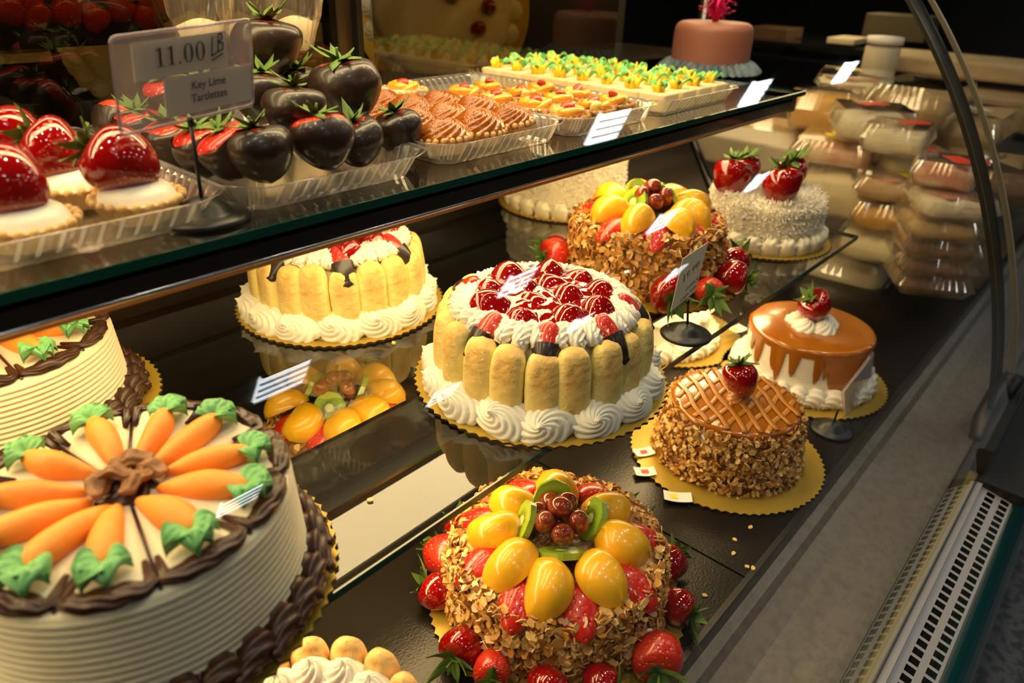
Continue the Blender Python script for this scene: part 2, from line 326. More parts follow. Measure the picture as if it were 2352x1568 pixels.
b = MB(); b.box(1.18, 1.9, -.03, .034, -.76, -.705); b.box(1.2, 1.9, .03, .05, -.705, -.66); part(b, 'corner_block', K['blk'])
b = MB(); b.tube([(1.30, .058, -.705), (1.35, .062, -.69), (1.41, .06, -.665), (1.42, .05, -.62)], lambda t: .016+.006*math.sin(t*PI), 14); part(b, 'glass_hinge', K['blk'], True)
b = MB(); b.box(-.9, 2.7, -.03, .2, -1.4, -.762); b.box(-.9, 2.7, .06, 1.1, -1.4, -.73); part(b, 'cabinet_base', K['dark'])
b = MB(); b.box(-.9, 1.55, 1.03, 1.06, -.66, -.205); b.box(-.9, 1.55, 1.02, 1.03, -.47, -.44); b.box(-.9, 1.55, 1.018, 1.03, -.33, -.315); b.box(-.9, 1.55, 1.02, 1.03, -.56, -.55); part(b, 'back_panel', K['dark'])
b = MB(); b.box(-.9, .685, 1.26, 1.3, -.2, .5); b.box(.685, 1.9, 1.26, 1.3, -.2, .5); b.box(-.9, 1.9, 1.03, 1.3, -.21, -.2); part(b, 'upper_back_panel', mat('brown_smoked_panel', (.014, .010, .005), .35))
b = MB(); b.box(.685, .70, .97, 1.03, -.2, .3); b.box(.735, .745, .97, 1.03, -.2, .3); b.box(.70, .735, .985, 1.03, -.2, .3, 1); part(b, 'door_post', [K['blk'], mat('bronze_post', (.1, .07, .04), .3, metal=.7)])
# glass shelves
def shelf(name, y0, z, label, x0=-.85, x1=1.412, y1=.93, th=.008):
    t = thing(name, L(0, y0, z), label, 'shelf')
    b = MB(); b.add([(x0, y0+.0005, z), (x1-.0005, y0+.0005, z), (x1-.0005, y1, z), (x0, y1, z)], [(0, 1, 2, 3)]); part(b, 'glass_pane', K['shelf'], parent=t)
    b = MB()
    b.add([(x0, y0, z), (x0, y0, z-th), (x1, y0, z-th), (x1, y0, z)], [(0, 1, 2, 3)])
    b.add([(x1, y0, z), (x1, y0, z-th), (x1, y1, z-th), (x1, y1, z)], [(0, 1, 2, 3)])
    b.add([(x0, y0, z), (x1, y0, z), (x1, y0+.0015, z+.0002), (x0, y0+.0015, z+.0002)], [(0, 1, 2, 3)])
    part(b, 'polished_edge', K['edge'], parent=t); return t
shelf('glass_shelf', .3625, -.44, 'middle glass shelf carrying the ladyfinger, carrot and coconut cakes')
shelf('glass_shelf', .518, -.197, 'upper glass shelf carrying clear trays of tartlets and dipped strawberries', y1=.98)
# lamps
def lamp(y0, y1, z, ty0, ty1, label, x0=-.85, x1=1.36, face=False, st=None):
    t = thing('shelf_lamp', L(0, y0, z), label, 'lamp')
    b = MB(); b.box(x0, x1, y0, y1, z-.004, z)
    if face: b.box(x0, x1, y0, y0+.006, z-.018, z); b.box(x1, x1+.02, y0, y0+.03, z-.024, z+.0)
    b.box(x0, x1, y1-.006, y1, z-.016, z); part(b, 'housing', K['rail'], parent=t)
    if face:
        b = MB(); b.tube([(x0, y0+.001, z-.0195), (x1, y0+.001, z-.0195)], .0022, 8); part(b, 'bright_edge', mat('polished_edge_bead', (.35, .35, .4), .2, metal=.9), True, t)
        b = MB(); b.box(x0, x1, y0+.003, y0+.009, z-.026, z-.0205); part(b, 'amber_reflection', mat('amber_reflection', (.55, .3, .1), .4), parent=t)  # reflection line below the rail, painted as an amber strip
    b = MB(); b.grid(lambda u, v: (x0+.02+(x1-x0-.04)*u, ty0+(ty1-ty0)*v, z-.006-.008*math.sin(PI*v)), 2, 9); part(b, 'lit_diffuser', st or K['lampT'], True, t)
    b = MB(); b.add([(x0, ty1, z-.006), (x1, ty1, z-.006), (x1, y1-.006, z-.006), (x0, y1-.006, z-.006)], [(0, 1, 2, 3)]); part(b, 'reflector', K['metalblue'], parent=t)
    return t
lamp(.5205, .70, -.206, .565, .655, 'long black lamp housing under the front of the upper glass shelf', face=True)
lamp(.452, .545, -.449, .47, .525, 'flat black lamp housing seen through the middle glass shelf', st=K['lampM'])
lamp(.60, .71, .21, .61, .70, 'warm canopy lamp at the top of the case above the tartlets', x1=1.6, st=K['lampC'])
lamp(.85, .93, .18, .86, .92, 'warm rear lamp along the top back of the case', x1=1.6)
# ------------------------------------------------------------------ food builders (meshes in metres, local frames)
CACHE = {}
def cached(key, fn):
    if key not in CACHE: CACHE[key] = fn()
    return CACHE[key]
def berry_r(t): return .47*(max(t, 0)**.42)*(max(1-t, 0)**.62)/.53
def berry_mesh(v, m, cut=None, name='berry', grow=1.0, nu=28, nv=20):
    """strawberry, tip at -z, shoulders at +z, length 1"""
    def mk():
        r = random.Random(v); bx, by = 1+r.uniform(-.1, .12), 1+r.uniform(-.12, .08); ln = r.uniform(-.09, .09); ph = r.uniform(0, 9)
        b = MB()
        def fn(u, w):
            a = 2*PI*u; t = w
            if cut: t = cut[0]+(cut[1]-cut[0])*w
            rr = berry_r(t)*grow*(1+.07*nz(math.cos(a)+ph, math.sin(a), t*2, 1.3)); z = .5-t+(.10*(1-min(t/.25, 1))**2*-1)
            if cut and w == 1 and cut[1] < 1: rr = rr
            return (rr*bx*math.cos(a)+ln*t*t*1.5, rr*by*math.sin(a), z if not cut else (z+(.03*math.sin(3*a+ph)+.02*math.sin(5*a)) * (1 if w == 0 else 0)))
        b.grid(fn, nu, nv, True, False); return b.mesh(name, m)
    return cached((name, v, m.name, cut, grow), mk)
def calyx_mesh(v, m=None, size=1.0):
    m = m or K['leaf']
    def mk():
        r = random.Random(v*7+1); b = MB(); n = 9
        for k in range(n):
            a0 = 2*PI*k/n+r.uniform(-.2, .2); ln = r.uniform(.3, .5)*size; lift = r.uniform(-.05, .75); w0 = r.uniform(.065, .1)*size; curl = r.uniform(-.6, .9)
            def fn(u, w, a0=a0, ln=ln, lift=lift, w0=w0, curl=curl):
                s = u*ln; wd = w0*math.sin(PI*min(1, (u*.93+.07))**.8)*(w-.5)*2
                z = .02+s*lift+curl*s*s*1.2-abs(w-.5)*.06*size
                rad = s*(1-.35*abs(lift))
                return (rad*math.cos(a0)-wd*math.sin(a0), rad*math.sin(a0)+wd*math.cos(a0), z)
            b.grid(fn, 8, 5)
        b.tube([(0, 0, 0), (.02, 0, .1*size), (.05, .02, .2*size)], .025*size, 6)
        me = b.mesh('calyx', m); return me
    return cached(('calyx', v, m.name, size), mk)
def strawberry(parent, loc, dirv, ln, v=0, m=None, leaf=True, name='strawberry', spin=0, wide=1.0, choc=None, csize=1.0, chocname='chocolate_coating', leafm=None):
    """one berry; parent given -> a part; parent None -> a top-level thing (returns it)"""
    m = m or K['berry']; up = -Vector(dirv)
    Mx = frame(up, loc=loc) @ RZ(spin) @ S(ln*wide, ln*wide, ln)
    o = link(berry_mesh(v, m), name, parent, M=Mx)
    if choc is not None: link(berry_mesh(v, K['choc'], cut=(choc, .999), name='coat', grow=1.06), chocname, o)
    if leaf: link(calyx_mesh(v, leafm, csize), 'calyx', o, M=T(0, 0, .42))
    return o
def swirl_mesh(key, R, H, ridges, twist, amp, m, nr=26, na=None, peak=.0, lean=(0, 0), p=1.6, nm='swirl'):
    na = na or ridges*6
    def mk():
        b = MB()
        def fn(u, w):
            r = w*R; a = 2*PI*u; tt = 1-w
            z = H*(1-w**p)+peak*max(0, 1-w*5)**1.5
            g = abs(math.sin(ridges*.5*(a+twist*w)))**.7
            edge = min(1, w*3)*(1-.25*max(0, w-.8)/.2)
            rr = r*(1+amp*.9*g*w); z += amp*R*g*edge*(1 if w < .97 else .5)
            return (rr*math.cos(a)+lean[0]*tt*tt, rr*math.sin(a)+lean[1]*tt*tt, z if w < 1 else -.002)
        b.grid(fn, na, nr, True, False); return b.mesh(nm, m)
    return cached((nm, key, m.name), mk)
def shell_mesh(key, Ln, W, H, ridges, m, curl=.5, nm='shell'):
    """piped scroll: ridged teardrop with a tail along -x"""
    def mk():
        b = MB(); pts = []; n = 16
        for i in range(n):
            t = i/(n-1); a = PI*(1.15-1.55*t)
            pts.append((Ln*(.5-t)+curl*Ln*.18*math.sin(a*1.1), .0, H*(.15+.62*math.sin(PI*min(1, .08+t*.62))*(1-.75*t))))
        b.tube(pts, lambda t: W*(.30+.75*math.sin(PI*min(1, (t*1.0+.12)))**.8*(1-.62*t)), n=ridges*4, lobes=ridges, depth=.12, twist=70)
        return b.mesh(nm, m)
    return cached((nm, key, m.name), mk)
def wave_ring(parent, name, m, R, z, A, k, rad, lobes=7, h=0, a0=0, a1=2*PI, seed=0, zA=.0, n=None):
    r = random.Random(seed); n = n or int(k*9*(a1-a0)/(2*PI)); pts = []
    closed = abs(a1-a0-2*PI) < 1e-6
    for i in range(n+1):
        a = a0+(a1-a0)*i/n; ph = k*a
        rr = R+A*math.sin(ph)+r.uniform(-.0006, .0006); pts.append((rr*math.cos(a+.25/k*math.cos(ph)), rr*math.sin(a+.25/k*math.cos(ph)), z+zA*math.sin(ph)+h*abs(math.cos(ph))+r.uniform(-.0005, .0005)))
    b = MB(); b.tube(pts, rad, n=lobes*4, lobes=lobes, depth=.13, twist=120); return b.build(name, m, parent)
def cake_board(x, y, z, R, label, teeth=72, mt=None):
    z += .0035
    t = thing('cake_board', L(x, y, z), label, 'cake board')
    n = teeth*4; poly = []
    for i in range(n):
        a = 2*PI*i/n; q = (i % 4)/4; w = R-.0022+.0022*math.cos(2*PI*q)*1.0+(.0008 if q == .5 else 0); poly.append((w*math.cos(a), w*math.sin(a)))
    b = MB(); b.v = [(px, py, 0) for px, py in poly]+[(0, 0, 0)]; b.f = [(i, (i+1) % n, n) for i in range(n)]; b.m = [0]*n; b.build('gold_face', K['gold'], t, smooth=False)
    b = MB(); ins = [(px*.995, py*.995) for px, py in poly]
    b.add([(px, py, -.0002) for px, py in poly]+[(px, py, -.0034) for px, py in ins], [(i, i+n, (i+1) % n+n, (i+1) % n) for i in range(n)]+[tuple(range(n, 2*n))]); b.build('card_edge', K['goldedge'], t, smooth=False); return t
def finger_mesh(v, H=.085, W=.0372, D=.027, m=None):
    m = m or K['finger']
    def mk():
        r = random.Random(v+50); b = MB(); ph = r.uniform(0, 50)
        def fn(u, w):
            a = 2*PI*u; t = w; ca, sa = math.cos(a), math.sin(a)
            e = .75; x = math.copysign(abs(ca)**e, ca)*W/2; y = math.copysign(abs(sa)**.85, sa)*D/2
            s = min(1, (1-(abs(2*t-1))**5))**.42 if 0 < t < 1 else .0
            zz = H*t; nn = 1+.05*nz(x*60+ph, y*60, zz*26)+.02*nz(x*200, y*200+ph, zz*200)
            bow = .003*math.sin(PI*t)
            return (x*s*nn, (y*s*nn)-bow, zz)
        b.grid(fn, 28, 26, True, False); return b.mesh('ladyfinger', m)
    return cached(('finger', v, H, m.name), mk)
def nuts(parent, R, H, n, seed, z0=.0, top=0, spread=.007, size=(.0038, .0082), name='almond_coating', tint=(.45, .37, .18), prof=None):
    r = random.Random(seed); b = MB()
    for i in range(n):
        a = r.uniform(0, 2*PI)
        if r.random() < top: rr = R*math.sqrt(r.uniform(.62, 1.02)); z = H+r.uniform(0, .004); nv = Vector((math.cos(a)*.4, math.sin(a)*.4, 1))
        else:
            z = z0+(H-z0)*r.random()**.9; rr = (prof(z) if prof else R)+r.uniform(-.001, spread); nv = Vector((math.cos(a), math.sin(a), .15))
        nv = (nv+Vector((r.gauss(0, .55), r.gauss(0, .55), r.gauss(0, .55)))).normalized()
        Mx = frame(nv, loc=(rr*math.cos(a), rr*math.sin(a), max(z, .001))) @ RZ(r.uniform(0, 2*PI)); la = r.uniform(*size); lb = la*r.uniform(.45, .85); bend = r.uniform(-.25, .25); th = .0006
        k = r.choice((5, 6, 8, 8)); cut = r.random() < .35; q = []
        for j in range(k):
            an = 2*PI*j/k; x, y = la*math.cos(an), lb*math.sin(an)
            if cut and x < 0: x *= .2
            q.append((x, y, bend*x*x/la))
        v = [(x, y, z_+th) for x, y, z_ in q]+[(x, y, z_-th) for x, y, z_ in q]
        u = r.random(); mi = 0 if u < tint[0] else (1 if u < tint[0]+tint[1] else 2)
        b.add(v, [tuple(range(k)), tuple(range(2*k-1, k-1, -1))]+[(j, j+k, (j+1) % k+k, (j+1) % k) for j in range(k)], mi, Mx)
    o = b.build(name, [K['nutA'], K['nutB'], K['nutC']], parent, smooth=False); tag(o, kind='stuff'); return o
def peach_mesh(v):
    def mk():
        r = random.Random(v+5); r0 = v % 2; b = MB(); L_, W_, H_ = .066, .050*r.uniform(.9, 1.1), .026
        def fn(u, w):
            x = (u-.5)*2; s = max(0, 1-abs(x)**2.3)**.62; a = PI*1.0*w-.0; 
            y = math.cos(a)*W_/2*s; z = math.sin(a)*H_*s*(1+.15*math.cos(a))-.003*(x*x)
            return (x*L_/2, y+(-.011+.022*r0)*x*x*(1 if y < 0 else .4), z)
        b.grid(fn, 24, 14); b.grid(lambda u, w: (fn(u, 0)[0], fn(u, 0)[1]*(1-w)+fn(u, 1)[1]*w, fn(u, 0)[2]-.002*math.sin(PI*w)), 24, 3, flip=True)
        return b.mesh('peach_slice', K['peach'])
    return cached(('peach', v), mk)
def kiwi_mesh(v):
    def mk():
        b = MB(); n = 8; R = .0245; poly = []
        for i in range(n):
            a = 2*PI*i/n+.2
            for dt in (-.12, .12): poly.append((R*math.cos(a+dt), R*.94*math.sin(a+dt)))
        b.prism(poly, -.0035, .0035, 0, ms=1); return b.mesh('kiwi_slice', [K['kiwi'], K['kskin']], smooth=False)
    return cached(('kiwi', v), mk)
def grape_mesh(v):
    def mk():
        b = MB(); r = random.Random(v); e = r.uniform(1.05, 1.3)
        b.lathe([(.0092*math.sin(PI*i/14)+1e-5, -.0092*e*math.cos(PI*i/14)) for i in range(15)], 20); b.tube([(0, 0, .0092*e-.0004), (0, 0, .0092*e+.0006)], .0011, 6); return b.mesh('grape', K['grape'])
    return cached(('grape', v), mk)
def half_berry_mesh(v):
    """halved strawberry lying cut side down, tip along -x"""
    def mk():
        b = MB(); r = random.Random(v); 
        def fn(u, w):
            t = u; rr = berry_r(t)*.85; a = PI*w
            return (.5-t, rr*math.cos(a), rr*math.sin(a)*.75)
        b.grid(fn, 20, 14); b.grid(lambda u, w: (.5-u, berry_r(u)*.85*(1-2*w), -.004), 20, 5, m=1); return b.mesh('strawberry_half', [K['berry'], K['cut']])
    return cached(('half', v), mk)
def coconut(parent, R, H, n, seed, top=True, name='coconut_shreds'):
    r = random.Random(seed); b = MB()
    for i in range(n):
        a = r.uniform(0, 2*PI); tp = top and r.random() < .3
        if tp: rr = R*math.sqrt(r.random()); z = H+.003+.003*nz(rr*math.cos(a), rr*math.sin(a), 0, 60); nv = Vector((math.cos(a)*.3, math.sin(a)*.3, 1))
        else: z = H*r.random(); rr = R+r.uniform(0, .003); nv = Vector((math.cos(a), math.sin(a), .3))
        nv = (nv+Vector((r.gauss(0, .65), r.gauss(0, .65), r.gauss(0, .65)))).normalized(); ln = r.uniform(.004, .0095); w = r.uniform(.0008, .0015)
        Mx = frame(nv, loc=(rr*math.cos(a), rr*math.sin(a), z)) @ RZ(r.uniform(0, 2*PI)); c = r.uniform(-.5, .5)
        v = []
        for j in range(3):
            s = j/2; v += [(-w+c*ln*s*s, 0, ln*s), (w+c*ln*s*s, 0, ln*s), (c*ln*s*s, w, ln*s)]
        b.add(v, [(0, 1, 4, 3), (1, 2, 5, 4), (2, 0, 3, 5), (3, 4, 7, 6), (4, 5, 8, 7), (5, 3, 6, 8), (6, 7, 8)], 0, Mx)
    o = b.build(name, K['coco'], parent, smooth=False); tag(o, kind='stuff'); return o
def ring(n, R, z=0, a0=0): return [(R*math.cos(a0+2*PI*i/n), R*math.sin(a0+2*PI*i/n), z, a0+2*PI*i/n) for i in range(n)]
D2 = math.radians
# ------------------------------------------------------------------ charlotte cakes
def charlotte(x, y, z, label, seed, dips, berries=True, rot=0, R=.103, H=.085, n=20, cl='red_fruit'):
    r = random.Random(seed); z += .0035; t = thing('charlotte_cake', L(x, y, z), label, 'cake')
    b = MB(); b.lathe([(0.0001, .001), (R-.002, .001), (R-.001, H*.5), (R-.003, H-.004), (R-.012, H+.002), (0.0001, H+.003)], 48); b.build('cake_body', K['cream'], t)
    for i in range(n):
        a = rot+2*PI*i/n+r.uniform(-.02, .02); rr = R+.009
        M_ = T(rr*math.cos(a), rr*math.sin(a), .002+r.uniform(-.001, .001)) @ RZ(a+PI/2) @ RX(D2(r.uniform(-2.5, 1))) @ RY(D2(r.uniform(-2.5, 2.5))) @ S(1.0, 1.05, r.uniform(1.02, 1.10))
        link(finger_mesh(i % 5), 'ladyfinger', t, M=M_)
    # whipped cream rim: dense radial zigzag that spills over the finger tips
    k = 32; wave_ring(t, 'cream_rim', K['cream'], R-.012, H+.0065, .0135, k, lambda q: .0076, lobes=6, h=.007, seed=seed, zA=-.005, n=k*11)
    nb = 15
    for i in range(nb):
        a = rot+.1+2*PI*i/nb+r.uniform(-.05, .05); sc_ = r.uniform(.9, 1.12)
        M_ = T((R+.024)*math.cos(a), (R+.024)*math.sin(a), .013) @ RZ(a+PI/2) @ RX(D2(50)) @ RZ(r.uniform(-.4, .4)) @ S(sc_*1.12, sc_*.82, sc_)
        link(swirl_mesh('ros%d' % (i % 3), .027, .017, 9, 2.4+.5*(i % 3), .13, K['cream'], peak=.006, lean=(-.010, -.004), p=1.5, nm='cream_rosette'), 'cream_rosette', t, M=M_)
    b = MB(); b.grid(lambda u, w: ((R+.018+.011*math.cos(PI*w+0))*math.cos(2*PI*u), (R+.018+.011*math.cos(PI*w))*math.sin(2*PI*u), .010*math.sin(PI*w)+.0), 90, 7, True, False); b.build('cream_base', K['cream'], t)
    if berries:
        b = MB(); b.grid(lambda u, w: ((R-.017)*w*math.cos(2*PI*u), (R-.017)*w*math.sin(2*PI*u), H+.025-.018*w**4+.004*nz(w*math.cos(2*PI*u), w*math.sin(2*PI*u), seed, 6)), 60, 14, True, False); b.build('red_glaze', K['gel'], t)
        P = [(.026*math.cos(q), .026*math.sin(q)) for q in [i*2*PI/4+.4 for i in range(4)]]+[(.064*math.cos(q), .064*math.sin(q)) for q in [i*2*PI/9 for i in range(9)]]
        for i, (bx, by) in enumerate(P):
            d = Vector((r.uniform(-.5, .5)+bx*6, r.uniform(-.5, .5)+by*6, 1.1))
            strawberry(t, (bx+r.uniform(-.004, .004), by+r.uniform(-.004, .004), H+.005+r.uniform(-.003, .003)), d, r.uniform(.052, .064), v=i % 4, m=K['glaze'], leaf=False, name='glazed_strawberry', spin=r.uniform(0, 6), wide=.98)
    for ang, kind in dips:
        a = D2(ang); rr = R-.001; q = r.uniform(-.25, .25)
        loc = (rr*math.cos(a), rr*math.sin(a), H+.002)
        d = Vector((math.cos(a)*.75, math.sin(a)*.75, -.75))+Vector((-math.sin(a)*q, math.cos(a)*q, 0))
        o = link(half_berry_mesh(1), 'dipped_strawberry', t, M=frame(Vector((math.cos(a)*.75, math.sin(a)*.75, .72)), loc=loc) @ S(1))
        X_ = -d.normalized(); Zn = Vector((math.cos(a)*.75, math.sin(a)*.75, .8)); Zn = (Zn-X_*Zn.dot(X_)).normalized(); Y_ = Zn.cross(X_)
        Mx = Matrix((X_, Y_, Zn)).transposed().to_4x4() @ S(.060 if kind else .045, .036, .036); Mx.translation = Vector(loc)+Zn*.001; o.matrix_local = Mx
        b = MB()
        def fn(u, w): tt = .44+.56*u; rr_ = berry_r(min(tt, .90))*.93+.03 if u < 1 else .0; return (.5-tt-.02*u, rr_*math.cos(2*PI*w), rr_*math.sin(2*PI*w)*.8*(1 if math.sin(2*PI*w) > 0 else .25)+.01)
        if kind: 
            b.grid(fn, 12, 20, False, True); b.add([fn(0, j/20) for j in range(20)], [tuple(range(20))]); b.build('chocolate_tip', K['choc'], o)
    return t
def tart_crust(parent, R, h, m, n=22, name='pastry_shell'):
    def mk():
        b = MB(); P = [(.0001, .001), (R*.70, .001), (R*.76, .003), (R*.98, h*.9), (R, h), (R*.96, h+.001), (R*.9, h*.85), (.0001, h*.8)]
        b.lathe(P, n*6, rf=lambda a, r, z: 1+(.035*math.cos(n*a) if r > R*.5 and z > .002 else 0))
        for i in range(n):
            a = 2*PI*(i)/n; b.lathe([(.0036*math.sin(PI*j/6)+1e-5, -.0036*math.cos(PI*j/6)) for j in range(7)], 8, M=T(R*.985*math.cos(a), R*.985*math.sin(a), h+.0005))
        return b.mesh(name, m)
    return link(cached(('crust', R, h, m.name), mk), name, parent)
# ------------------------------------------------------------------ carrot cakes
def piped_carrot(parent, M_, v, ln=.067):
    def mk():
        b = MB(); r = random.Random(v)
        def rad(t): return .0006+.0132*math.sin(PI*min(1, .10+.9*(1-t)))**.55*((1-t)**.42)*(1+.05*math.sin(9*t+v))
        pts = [(ln*(t-.5), .003*math.sin(3*t+v), .0095*(1-.75*t)) for t in [i/22 for i in range(23)]]
        b.tube(pts, rad, 16); return b.mesh('piped_carrot', K['carrot'])
    o = link(cached(('carrot', v, ln), mk), 'piped_carrot', parent, M=M_)
    def mk2():
        b = MB(); r = random.Random(v+9)
        for k in range(4):
            a = PI+(-1.35+.9*k)+r.uniform(-.25, .25); l2 = .0175*r.uniform(.85, 1.15); 
            def fn(u, w, a=a, l2=l2, k=k):
                s = u*l2; wd = .0105*math.sin(PI*min(1, u*.85+.12))*(w-.5)*2; z = .011+.006*math.sin(PI*u)+.0028*math.cos(6*PI*w+k)*u
                return (-ln*.47+s*math.cos(a)-wd*math.sin(a), s*math.sin(a)+wd*math.cos(a), z)
            b.grid(fn, 8, 13); b.grid(lambda u, w, f=fn: (f(u, w)[0], f(u, w)[1], f(u, w)[2]-.005*math.sin(PI*w)-.001), 8, 13, flip=True)
        return b.mesh('green_icing_leaf', K['green'])
    link(cached(('cleaf', v, ln), mk2), 'green_icing_top', o); return o
def carrot_cake(x, y, z, label, angs, cuts, seed, R=.112, H=.094, rb=.131, pecans=True, only=None):
    r = random.Random(seed); z += .0035; t = thing('carrot_cake', L(x, y, z), label, 'cake')
    nr = 15; prof = [(.0001, .001)]
    for i in range(nr*6+1):
        q = i/(nr*6); prof.append((R+.0055*(1-q)-.0016*abs(math.cos(PI*nr*q))**2.2*1.0+.0016, .002+(H-.006)*q))
    prof += [(R-.0005, H-.002), (R-.004, H), (.0001, H+.0005)]
    b = MB(); b.lathe(prof, 96); b.build('frosted_side', K['icing'], t)
    # slices scored on the top: raised wedge pads with brown ribbon arcs at the rim
    cuts = sorted(cuts); nC = len(cuts)
    for i in range(nC):
        a0, a1 = D2(cuts[i])+.035, D2(cuts[(i+1) % nC]+(360 if i == nC-1 else 0))-.035; am = (a0+a1)/2
        b = MB()
        def fn(u, w):
            a = a0+(a1-a0)*u; rr = .012+(R-.016)*w*(1-.04*(2*u-1)**4); e = min(u, 1-u)*8*max(w, .15); e2 = min(1, e)*min(1, (1-w)*14)
            return (rr*math.cos(a), rr*math.sin(a), H+.0008+.0035*math.sqrt(max(0, min(1, e2))))
        b.grid(fn, 18, 20); b.build('slice_top', K['icing'], t)
        pts = [((R-.0065)*math.cos(a0+(a1-a0)*q), (R-.0065)*math.sin(a0+(a1-a0)*q), H+.003+.0008*math.sin(q*20+i)) for q in [j/16 for j in range(17)]]
        pts = [((R-.03)*math.cos(a0+.012), (R-.03)*math.sin(a0+.012), H+.003)]+pts+[((R-.03)*math.cos(a1-.012), (R-.03)*math.sin(a1-.012), H+.003)]
        b = MB(); b.tube(pts, lambda q: .0018+.0062*math.sin(PI*min(1, max(0, q)))**.5, n=28, lobes=7, depth=.13, twist=30, flat=.65); b.build('chocolate_ribbon', K['chocf'], t)
    # slits
    for c in cuts:
        a = D2(c); b = MB(); b.box(.02, R-.003, -.0012, .0012, H-.001, H+.0012, M=RZ(a)); b.build('slice_cut', K['chocf'], t)
    for i, a in enumerate(angs):
        q = D2(a); rr = .0555+r.uniform(-.002, .002); M_ = T(rr*math.cos(q), rr*math.sin(q), H+.003) @ RZ(q+PI+r.uniform(-.08, .08)) @ S(r.uniform(.92, 1.05), r.uniform(.9, 1.1), r.uniform(.95, 1.1))
        piped_carrot(t, M_, i % 5)
    link(swirl_mesh('cc', .021, .010, 8, 2, .14, K['chocf'], nm='chocolate_rosette'), 'chocolate_rosette', t, M=T(0, 0, H))
    if pecans:
        def pm():
            b = MB()
            def fn(u, w):
                xx = (u-.5)*2; s = (1-xx*xx)**.5 if abs(xx) < 1 else 0; a = 2*PI*w
                g = 1+.16*math.cos(6*a)*s; return (xx*.0155, s*.0075*math.cos(a)*g, s*.0045*math.sin(a)*g+.002*math.cos(5*xx))
            b.grid(fn, 22, 24, False, True); return b.mesh('pecan', K['pecan'])
        me = cached('pecan', pm)
        for px, py, pz, an, tl in ((-.015, .003, .016, 1.2, .3), (.012, .012, .017, -.5, .2), (.004, -.012, .016, .5, -.2), (-.004, .0, .020, 2.4, .5), (.018, -.002, .014, 2.0, 0)):
            link(me, 'pecan_half', t, M=T(px, py, H+pz-.001) @ RZ(an) @ RX(tl))
    nb = 30
    for px, py, pz, a in ring(nb, rb-.006, .006):
        link(shell_mesh('ch%d' % (round(a*9) % 3), .034, .014, .012, 7, K['chocf'], nm='chocolate_shell'), 'chocolate_shell', t, M=T(px, py, pz) @ RZ(a+PI/2+.45+r.uniform(-.1, .1)) @ S(1, 1.05, 1.15))
    return t
# ------------------------------------------------------------------ fruit topped almond cakes
def fruit_top(t, H, pe, st, kiwis, gr, r, R=.115):
    for i, (a, rr) in enumerate(st):
        q = D2(a); link(half_berry_mesh(i % 3), 'strawberry_half', t, M=T(rr*math.cos(q), rr*math.sin(q), H-.004) @ RZ(q+r.uniform(-.15, .15)) @ RY(D2(18)) @ RX(r.uniform(-.2, .2)) @ S(-.062, .058, .055))
    for i, (a, rr) in enumerate(pe):
        q = D2(a); link(peach_mesh(i % 4), 'peach_slice', t, M=T(rr*math.cos(q), rr*math.sin(q), H+.012) @ RZ(q) @ RY(D2(17)) @ RX(r.uniform(-.5, .5)) @ S(r.uniform(.95, 1.08)))
    for a, rr, tilt in kiwis:
        q = D2(a); link(kiwi_mesh(0), 'kiwi_slice', t, M=T(rr*math.cos(q), rr*math.sin(q), H+(.026 if abs(tilt) > 40 else .018)) @ RZ(q) @ RY(D2(tilt)) @ RZ(a))
    for i, (gx, gy, gz) in enumerate(gr): link(grape_mesh(i % 3), 'grape', t, M=T(gx, gy, H+gz) @ RZ(i*1.3) @ RX(1.2+i*.7) @ S(1.28))
def fruit_cake(x, y, z, label, seed, R, H, pe, st, kiwis, gr, n=2600, tint=(.45, .37, .18)):
    r = random.Random(seed); z += .0035; t = thing('fruit_almond_cake', L(x, y, z), label, 'cake')
    b = MB(); b.lathe([(.0001, .001), (R+.004, .001), (R+.003, H*.4), (R, H*.8), (R-.006, H-.002), (R-.014, H+.002), (.0001, H+.006)], 64, rf=lambda a, rr, zz: 1+.02*nz(math.cos(a)*2, math.sin(a)*2, zz*30)); b.build('cake_body', K['nutbase'], t)
    nuts(t, R, H, n, seed, top=.12, tint=tint, prof=lambda q: R+.004-.006*(q/H)**2)
    fruit_top(t, H, pe, st, kiwis, gr, r, R); return t
GR = [(0, 0, .046), (.021, .006, .036), (-.021, .004, .036), (.006, -.022, .034), (-.012, .021, .034), (.015, .022, .030), (-.017, -.019, .030), (.0, .004, .022)]
# ------------------------------------------------------------------ middle shelf
ZM, ZD, ZT = -.44, -.65, -.197
cake_board(.588, .462, ZM, .152, 'gold scalloped card under the front strawberry-glazed ladyfinger cake')
charlotte(.588, .462, ZM, 'ladyfinger cake with glossy glazed strawberries and whipped cream in the centre of the middle shelf', 3,
          [(110, 1), (181, 1), (221, 1), (263, 1), (305, 1), (18, 0), (57, 0)], rot=.05)
cake_board(.546, .80, ZM, .146, 'gold scalloped card under the rear ladyfinger cake')
charlotte(.546, .80, ZM, 'ladyfinger cake partly hidden under the upper shelf, behind the central one', 8, [(187, 1), (238, 1), (292, 1), (346, 1), (90, 1), (30, 1), (140, 1)], rot=.2, R=.096, n=19)
CA = [47, 16, 338, 307, 274, 240, 213, 180, 146, 115, 82]
CC = [31.5, 357, 322.5, 290.5, 257, 226.5, 196.5, 163, 130.5, 98.5, 64.5]
cake_board(.120, .478, ZM, .150, 'gold scalloped card under the big foreground carrot cake')
carrot_cake(.123, .466, ZM, 'large carrot cake in the foreground with piped orange carrots and pecans in its middle', CA, CC, 4)
cake_board(.128, .815, ZM, .150, 'gold scalloped card under the carrot cake at the left edge')
carrot_cake(.128, .812, ZM, 'carrot cake cut off by the left edge, under the upper shelf', [a+13 for a in CA], [a+13 for a in CC], 5, H=.085)
